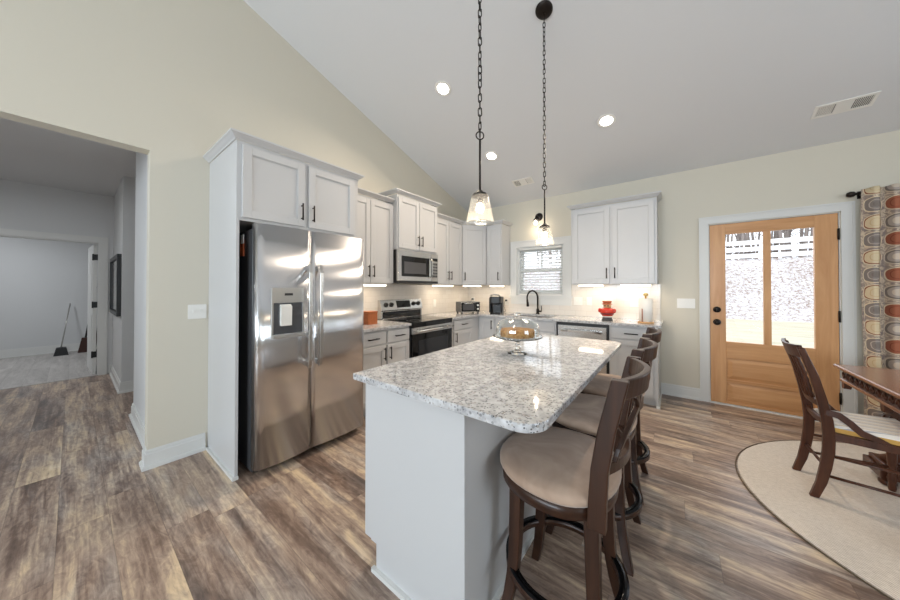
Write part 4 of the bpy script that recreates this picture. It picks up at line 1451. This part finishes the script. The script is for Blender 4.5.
cm_ = thing('coffee_maker', 'black single-serve coffee maker on the worktop left of the faucet', 'coffee maker', (.835, -.42, Z), math.radians(16))
obj('body', MB().prism(rrect(-.085, .085, -.02, .14, .03, 5), 'z', 0, .27), M['blackm'], cm_, .006)
obj('head', MB().prism(rrect(-.088, .088, -.15, -.0205, .035, 5), 'z', .17, .275), M['blackm'], cm_, .008)
obj('drip_tray', MB().prism(rrect(-.08, .08, -.15, -.0205, .03, 5), 'z', 0, .03), M['blackg'], cm_, .003)
obj('handle', MB().tube([(-.07, -.08, .276), (-.06, -.14, .298), (0, -.165, .305), (.06, -.14, .298), (.07, -.08, .276)], .011, 10), M['silver'], cm_)
obj('brew_collar', MB().cyl((0, -.09, .145), (0, -.09, .17), .032, .045, 18), M['dgrey'], cm_)
obj('water_tank', MB().prism(rrect(-.125, -.0855, -.02, .13, .012, 4), 'z', .015, .25), M['oveng'], cm_, .004)
pl = thing('power_plug', 'black plug and cord in the outlet right of the coffee maker', 'plug', (.80, -.0192, 1.112))
obj('plug', MB().box(-.014, .014, -.028, 0, -.014, .014), M['blackm'], pl, .003)
obj('cord', MB().tube([(0, -.028, 0), (-.005, -.06, -.02), (-.01, -.07, -.10), (.03, -.09, -.175), (.0, -.14, -.191), (.04, -.2, -.191)], .004, 6), M['blackm'], pl)
pl = thing('power_plug', 'black plug in the outlet above the toaster oven', 'plug', (.12, -.0192, 1.122))
obj('plug', MB().box(-.014, .014, -.028, 0, -.014, .014), M['blackm'], pl, .003)
obj('cord', MB().tube([(0, -.028, 0), (0, -.06, -.02), (.0, -.07, -.12), (.03, -.1, -.195), (.06, -.16, -.2), (.1, -.22, -.2)], .004, 6), M['blackm'], pl)

# red figurine
fg = thing('red_figurine', 'red and white rounded figurine jar with dark base by the splashback', 'figurine', (2.395, -.43, Z))
red = plain('red_glaze', srgb(208, 62, 44), .2)
tan_ = plain('tan_glaze', srgb(216, 172, 120), .3)
obj('base', MB().lathe([(0, 0), (.062, 0), (.064, .012), (.056, .022), (.055, .042), (0, .042)], n=28), M['dgrey'], fg)
obj('neck_band', MB().lathe([(0, .0422), (.050, .0422), (.056, .058), (0, .058)], n=28), M['white'], fg)
obj('body', MB().lathe([(0, .0582), (.058, .0582), (.070, .080), (.078, .110), (.074, .138), (.056, .156), (0, .158)], n=32), red, fg)
for sx in (-1, 1): obj('arm', MB().lathe([(0, -.028), (.016, -.022), (.022, 0), (.016, .022), (0, .028)], (sx * .080, -.01, .125), 16), red, fg)
obj('head', MB().lathe([(0, .157), (.040, .160), (.046, .178), (.044, .196), (.036, .202), (0, .203)], n=28), tan_, fg)
for sx in (-1, 1): obj('eye', MB().lathe([(0, -.008), (.007, -.005), (.008, 0), (.007, .005), (0, .008)], (sx * .018, -.044, .186), 10), M['blackm'], fg)
obj('hat', MB().lathe([(0, .2032), (.062, .2032), (.064, .210), (.046, .214), (.046, .226), (.056, .234), (.050, .246), (.0, .248)], n=28), plain('orange_brown_glaze', srgb(190, 96, 52), .3), fg)
obj('sash', MB().lathe([(.0712, .074), (.0765, .086), (.079, .092), (.077, .098)], n=32), plain('maroon_glaze', srgb(120, 26, 24), .3), fg)

pt = thing('paper_towel_holder', 'wooden paper towel holder with white roll near the worktop end', 'paper towel holder', (2.80, -.45, Z))
obj('base', MB().lathe([(0, 0), (.082, 0), (.082, .012), (.076, .018), (0, .018)], n=32), wood('pale_wood', srgb(186, 140, 92), srgb(214, 172, 122), 'x', 2), pt)
obj('paper_roll', MB().lathe([(.02, .019), (.066, .019), (.066, .285), (.02, .285)], n=36, closed=True), M['paper'], pt)
obj('side_post', MB().cyl((-.03, -.072, .018), (-.03, -.072, .17), .005, n=10), wood('mid_wood', srgb(150, 84, 48), srgb(176, 108, 66), 'z', 2), pt)
obj('center_post', MB().cyl((0, 0, .018), (0, 0, .315), .010, n=12), plain('gold_metal', srgb(206, 164, 84), .3, .6), pt)
obj('finial', MB().lathe([(0, .31), (.018, .313), (.026, .328), (.020, .344), (0, .352)], n=20), plain('gold_knob', srgb(214, 180, 110), .35, .3), pt)

# ---------------------------------------------------------------- curtain
rd_ = thing('curtain_rod', 'black metal curtain rod with rounded finial right of the door', 'curtain rod', (4.42, -.058, 2.205))
obj('rod', MB().cyl((0, 0, 0), (2.5, 0, 0), .011, n=12), M['bronze'], rd_)
obj('finial', MB().lathe([(0, -.06), (.018, -.056), (.027, -.036), (.024, -.014), (.012, -.004), (.012, .006), (0, .006)], n=20, axis='x'), M['bronze'], rd_)
obj('bracket', MB().box(.03, .05, -.006, .0575, -.012, .008).box(.02, .06, .051, .0575, -.04, .03), M['bronze'], rd_)
cu = MB()
npt = 220
prof = []
for i in range(npt + 1):
    s_ = i / npt
    x = 4.436 + .76 * s_
    y = -.118 - .036 * max(-1, min(1, 1.35 * math.cos((x - 4.497) / .108 * 2 * PI))) - .004 * math.sin(x * 23)
    prof.append((x, y))
u_ = [0]
for a, b_ in zip(prof, prof[1:]): u_.append(u_[-1] + math.hypot(b_[0] - a[0], b_[1] - a[1]))
zs = [.02 + (2.235 - .02) * k / 24 for k in range(25)]
vs, fs, uv = [], [], []
for k, z in enumerate(zs):
    for i, (x, y) in enumerate(prof):
        fl = 1 + .12 * (1 - z / 2.2)
        vs.append((x + .006 * math.sin(z * 3 + i * .05), -.118 + (y + .118) * fl, z)); uv.append(((x - 4.497) / .108 * .135 + .0675 + 2.7, z + .06))
for k in range(24):
    for i in range(npt): fs.append((k * (npt + 1) + i, k * (npt + 1) + i + 1, (k + 1) * (npt + 1) + i + 1, (k + 1) * (npt + 1) + i))
cu.add(vs, fs, True)
cu.uv = uv
o = obj('curtain', cu, M['curtain'])
so = o.modifiers.new('thickness', 'SOLIDIFY'); so.thickness = .002
tag(o, 'long curtain with rust, cream and grey circle print hanging right of the door', 'curtain')

# ---------------------------------------------------------------- rug, table, chair
rgx, rgy, ra_, rb_ = 4.915, -1.60, 1.5, 1.225
rg_ = thing('rug', 'large oval jute rug under the dining table', 'rug', (rgx, rgy, 0))
N = 96
el = [(ra_ * math.cos(2 * PI * i / N), rb_ * math.sin(2 * PI * i / N)) for i in range(N)]
obj('braid', MB().prism([(x * .993, y * .993) for x, y in el], 'z', .0005, .010), M['jute'], rg_)
obj('binding', MB().tube([(x, y, .006) for x, y in el], .0035, 6, True), M['juteedge'], rg_)

RZ = .0105
tb = thing('dining_table', 'ornate dark wood dining table with carved apron at the right edge', 'table', (4.93, -1.62, RZ))
tx0, tx1, ty0, ty1 = -.93, .93, -.56, .56
obj('tabletop', MB().box(tx0, tx1, ty0, ty1, .725, .750), M['tabletop'], tb, .008, 3)
ap = MB()
ax0, ax1, ay0, ay1 = tx0 + .035, tx1 - .035, ty0 + .035, ty1 - .035
for (a, b_, c, d) in ((ax0, ax0 + .022, ay0, ay1), (ax1 - .022, ax1, ay0, ay1), (ax0 + .022, ax1 - .022, ay0, ay0 + .022), (ax0 + .022, ax1 - .022, ay1 - .022, ay1)):
    ap.box(a, b_, c, d, .645, .7245)
apo = obj('apron', ap, M['antique'], tb)
mo = MB()
mo.box(ax0 - .012, ax1 + .012, ay0 - .012, ay0, .632, .652).box(ax0 - .012, ax1 + .012, ay1, ay1 + .012, .632, .652).box(ax0 - .012, ax0, ay0, ay1, .632, .652).box(ax1, ax1 + .012, ay0, ay1, .632, .652)
mo.box(ax0 - .012, ax0, ay0, ay1, .712, .7245)
obj('apron_molding', mo, M['tabletop'], apo, .003)
cv = MB()


def carve(mb, x, y, z, r, ax):
    mb.lathe([(0, -.010), (r * .4, -.009), (r * .5, -.004), (r * .8, -.007), (r, 0)], (x, y, z), 10, ax)


k = 0
y = ay0 + .05
while y < ay1 - .03:
    carve(cv, ax0, y, .682, .022, 'x')
    cv.tube([(ax0 - .004, y + .014, .70), (ax0 - .008, y + .03, .668), (ax0 - .008, y + .042, .70), (ax0 - .004, y + .05, .672)], .005, 6)
    y += .066
obj('carving', cv, M['antique'], apo)
for yy in (ay0 + .02, -.0, ay1 - .02):
    m = MB().prism([(yy - .022, .645), (yy + .022, .645), (yy + .022, .60), (yy + .012, .585), (yy - .012, .585), (yy - .022, .60)], 'x', ax0 - .006, ax0 + .03)
    obj('drop_bracket', m, M['antique'], apo, .003)
for sx in (-1, 1):
    for sy in (-1, 1):
        x, y = sx * .665, sy * .498
        pd = MB().lathe([(0, .136), (.075, .136), (.085, .15), (.055, .17), (.042, .20), (.060, .25), (.078, .31), (.080, .37), (.062, .44), (.040, .475), (.040, .50), (.066, .53), (.072, .57), (.060, .60), (.062, .645), (0, .645)], (x, y, 0), 24)
        for q in range(10):
            a = 2 * PI * q / 10
            pd.tube([(x + .058 * math.cos(a), y + .058 * math.sin(a), .235), (x + .084 * math.cos(a), y + .084 * math.sin(a), .34), (x + .060 * math.cos(a), y + .060 * math.sin(a), .445)], [.006, .015, .006], 6)
        obj('leg', pd, M['antique'], tb)
        obj('plinth', MB().box(x - .12, x + .12, y - .12, y + .12, .045, .105).box(x - .10, x + .10, y - .10, y + .10, .1052, .136), M['antique'], tb, .006)
        for q in (-.08, .08):
            obj('foot', MB().lathe([(0, 0), (.026, 0), (.038, .012), (.038, .028), (.028, .044), (0, .0448)], (x + q, y + q, 0), 16), M['antique'], tb)
for y in (-.498, .498): obj('stretcher', MB().box(-.544, .544, y - .03, y + .03, .06, .098), M['antique'], tb, .004)

ch = thing('dining_chair', 'dark carved wood dining chair with striped seat at the table', 'chair', (3.98, -1.498, RZ))
ox, oz = 3.98, RZ
PP = [(3.755, .0), (3.785, .10), (3.803, .20), (3.815, .30), (3.818, .40), (3.810, .50), (3.790, .62), (3.760, .76), (3.706, .93)]
PP = [(x - ox, max(z - .0, 0)) for x, z in PP]


def cpx(z):
    for (a, za), (b_, zb) in zip(PP, PP[1:]):
        if z <= zb: return a + (b_ - a) * (z - za) / (zb - za)
    return PP[-1][0]


for sy in (-1, 1):
    yb = sy * .170
    pts = [(x, yb, z) for x, z in PP]
    wv = [.019, .022, .024, .025, .025, .024, .022, .020, .016]
    obj('back_leg', MB().sweep(pts, [(w, 0, 0) for w in wv], (0, .014, 0)), M['antique'], ch, .004)


def cross(z, hz, t_, bow, nm, zb=0.0, yw=.157, mat='antique'):
    pts = []
    for i in range(13):
        s_ = -1 + i / 6
        pts.append((cpx(z) - bow * (1 - s_ * s_), s_ * yw, z + zb * (1 - s_ * s_)))
    obj(nm, MB().sweep(pts, (t_, 0, .0), (-.3 * hz * (z > .5), 0, hz)), M[mat], ch, .003)


cross(.905, .040, .010, .028, 'crest_rail', -.008, .172)
cross(.58, .020, .010, .020, 'lower_back_rail', .0)
cross(.47, .016, .010, .010, 'back_apron', .0)
sp = []
for j, yy in enumerate((-.075, -.025, .025, .075)):
    pts, rs = [], []
    for i in range(15):
        z = .60 + (.868 - .60) * i / 14
        u = yy / .157
        pts.append((cpx(z) - .024 * (1 - u * u), yy * (1 + .1 * (z - .6)), z)); rs.append(.008 + .005 * abs(math.sin(i * 1.35)))
    obj('spindle', MB().tube(pts, rs, 8), M['antique'], ch)
fx = 4.175 - ox
for sy in (-1, 1):
    obj('front_leg', MB().lathe([(0, 0), (.014, 0), (.018, .02), (.015, .05), (.022, .075), (.016, .10), (.019, .18), (.023, .28), (.017, .32), (.024, .34), (.024, .40), (0, .40)], (fx, sy * .215, 0), 14), M['antique'], ch)
    rp = [(cpx(.40) + .02, sy * .172, .402), (fx, sy * .215, .402)]
    obj('seat_rail', MB().sweep(rp, (0, .012, 0), (0, 0, .022)), M['antique'], ch, .002)
    # curved hip bracket
    hp = [(cpx(.555), sy * .176, .545), (cpx(.5) + .045, sy * .183, .535), (cpx(.5) + .085, sy * .188, .50), (cpx(.5) + .125, sy * .193, .455), (cpx(.5) + .185, sy * .199, .435), (cpx(.5) + .22, sy * .203, .424)]
    obj('hip_bracket', MB().sweep(hp, (0, .011, 0), [(.004, 0, .016), (.008, 0, .017), (.010, 0, .016), (.008, 0, .017), (.003, 0, .014), (.001, 0, .006)]), M['antique'], ch, .003)
    for z in (.275, .15):
        obj('stretcher', MB().cyl((cpx(z) + .02, sy * .171, z), (fx, sy * .213, z), .0085, n=10), M['antique'], ch)
obj('seat_rail', MB().sweep([(fx + .01, -.205, .402), (fx + .01, .205, .402)], (.012, 0, 0), (0, 0, .022)), M['antique'], ch, .002)
obj('stretcher', MB().cyl((cpx(.20), -.165, .20), (cpx(.20), .165, .20), .0085, n=10), M['antique'], ch)
seat = [(cpx(.45) + .005, -.158), (fx + .03, -.222), (fx + .03, .222), (cpx(.45) + .005, .158)]
ins = [(seat[0][0] + .02, -.140), (fx + .005, -.195), (fx + .005, .195), (seat[3][0] + .02, .140)]
m = MB()
m.add([(x, y, .424) for x, y in seat] + [(x, y, .455) for x, y in seat] + [(x, y, .474) for x, y in ins],
      [(3, 2, 1, 0)] + [(i, (i + 1) % 4, 4 + (i + 1) % 4, 4 + i) for i in range(4)] + [(4 + i, 4 + (i + 1) % 4, 8 + (i + 1) % 4, 8 + i) for i in range(4)] + [(8, 9, 10, 11)])
obj('seat', m, M['stripe'], ch, .006, 3)
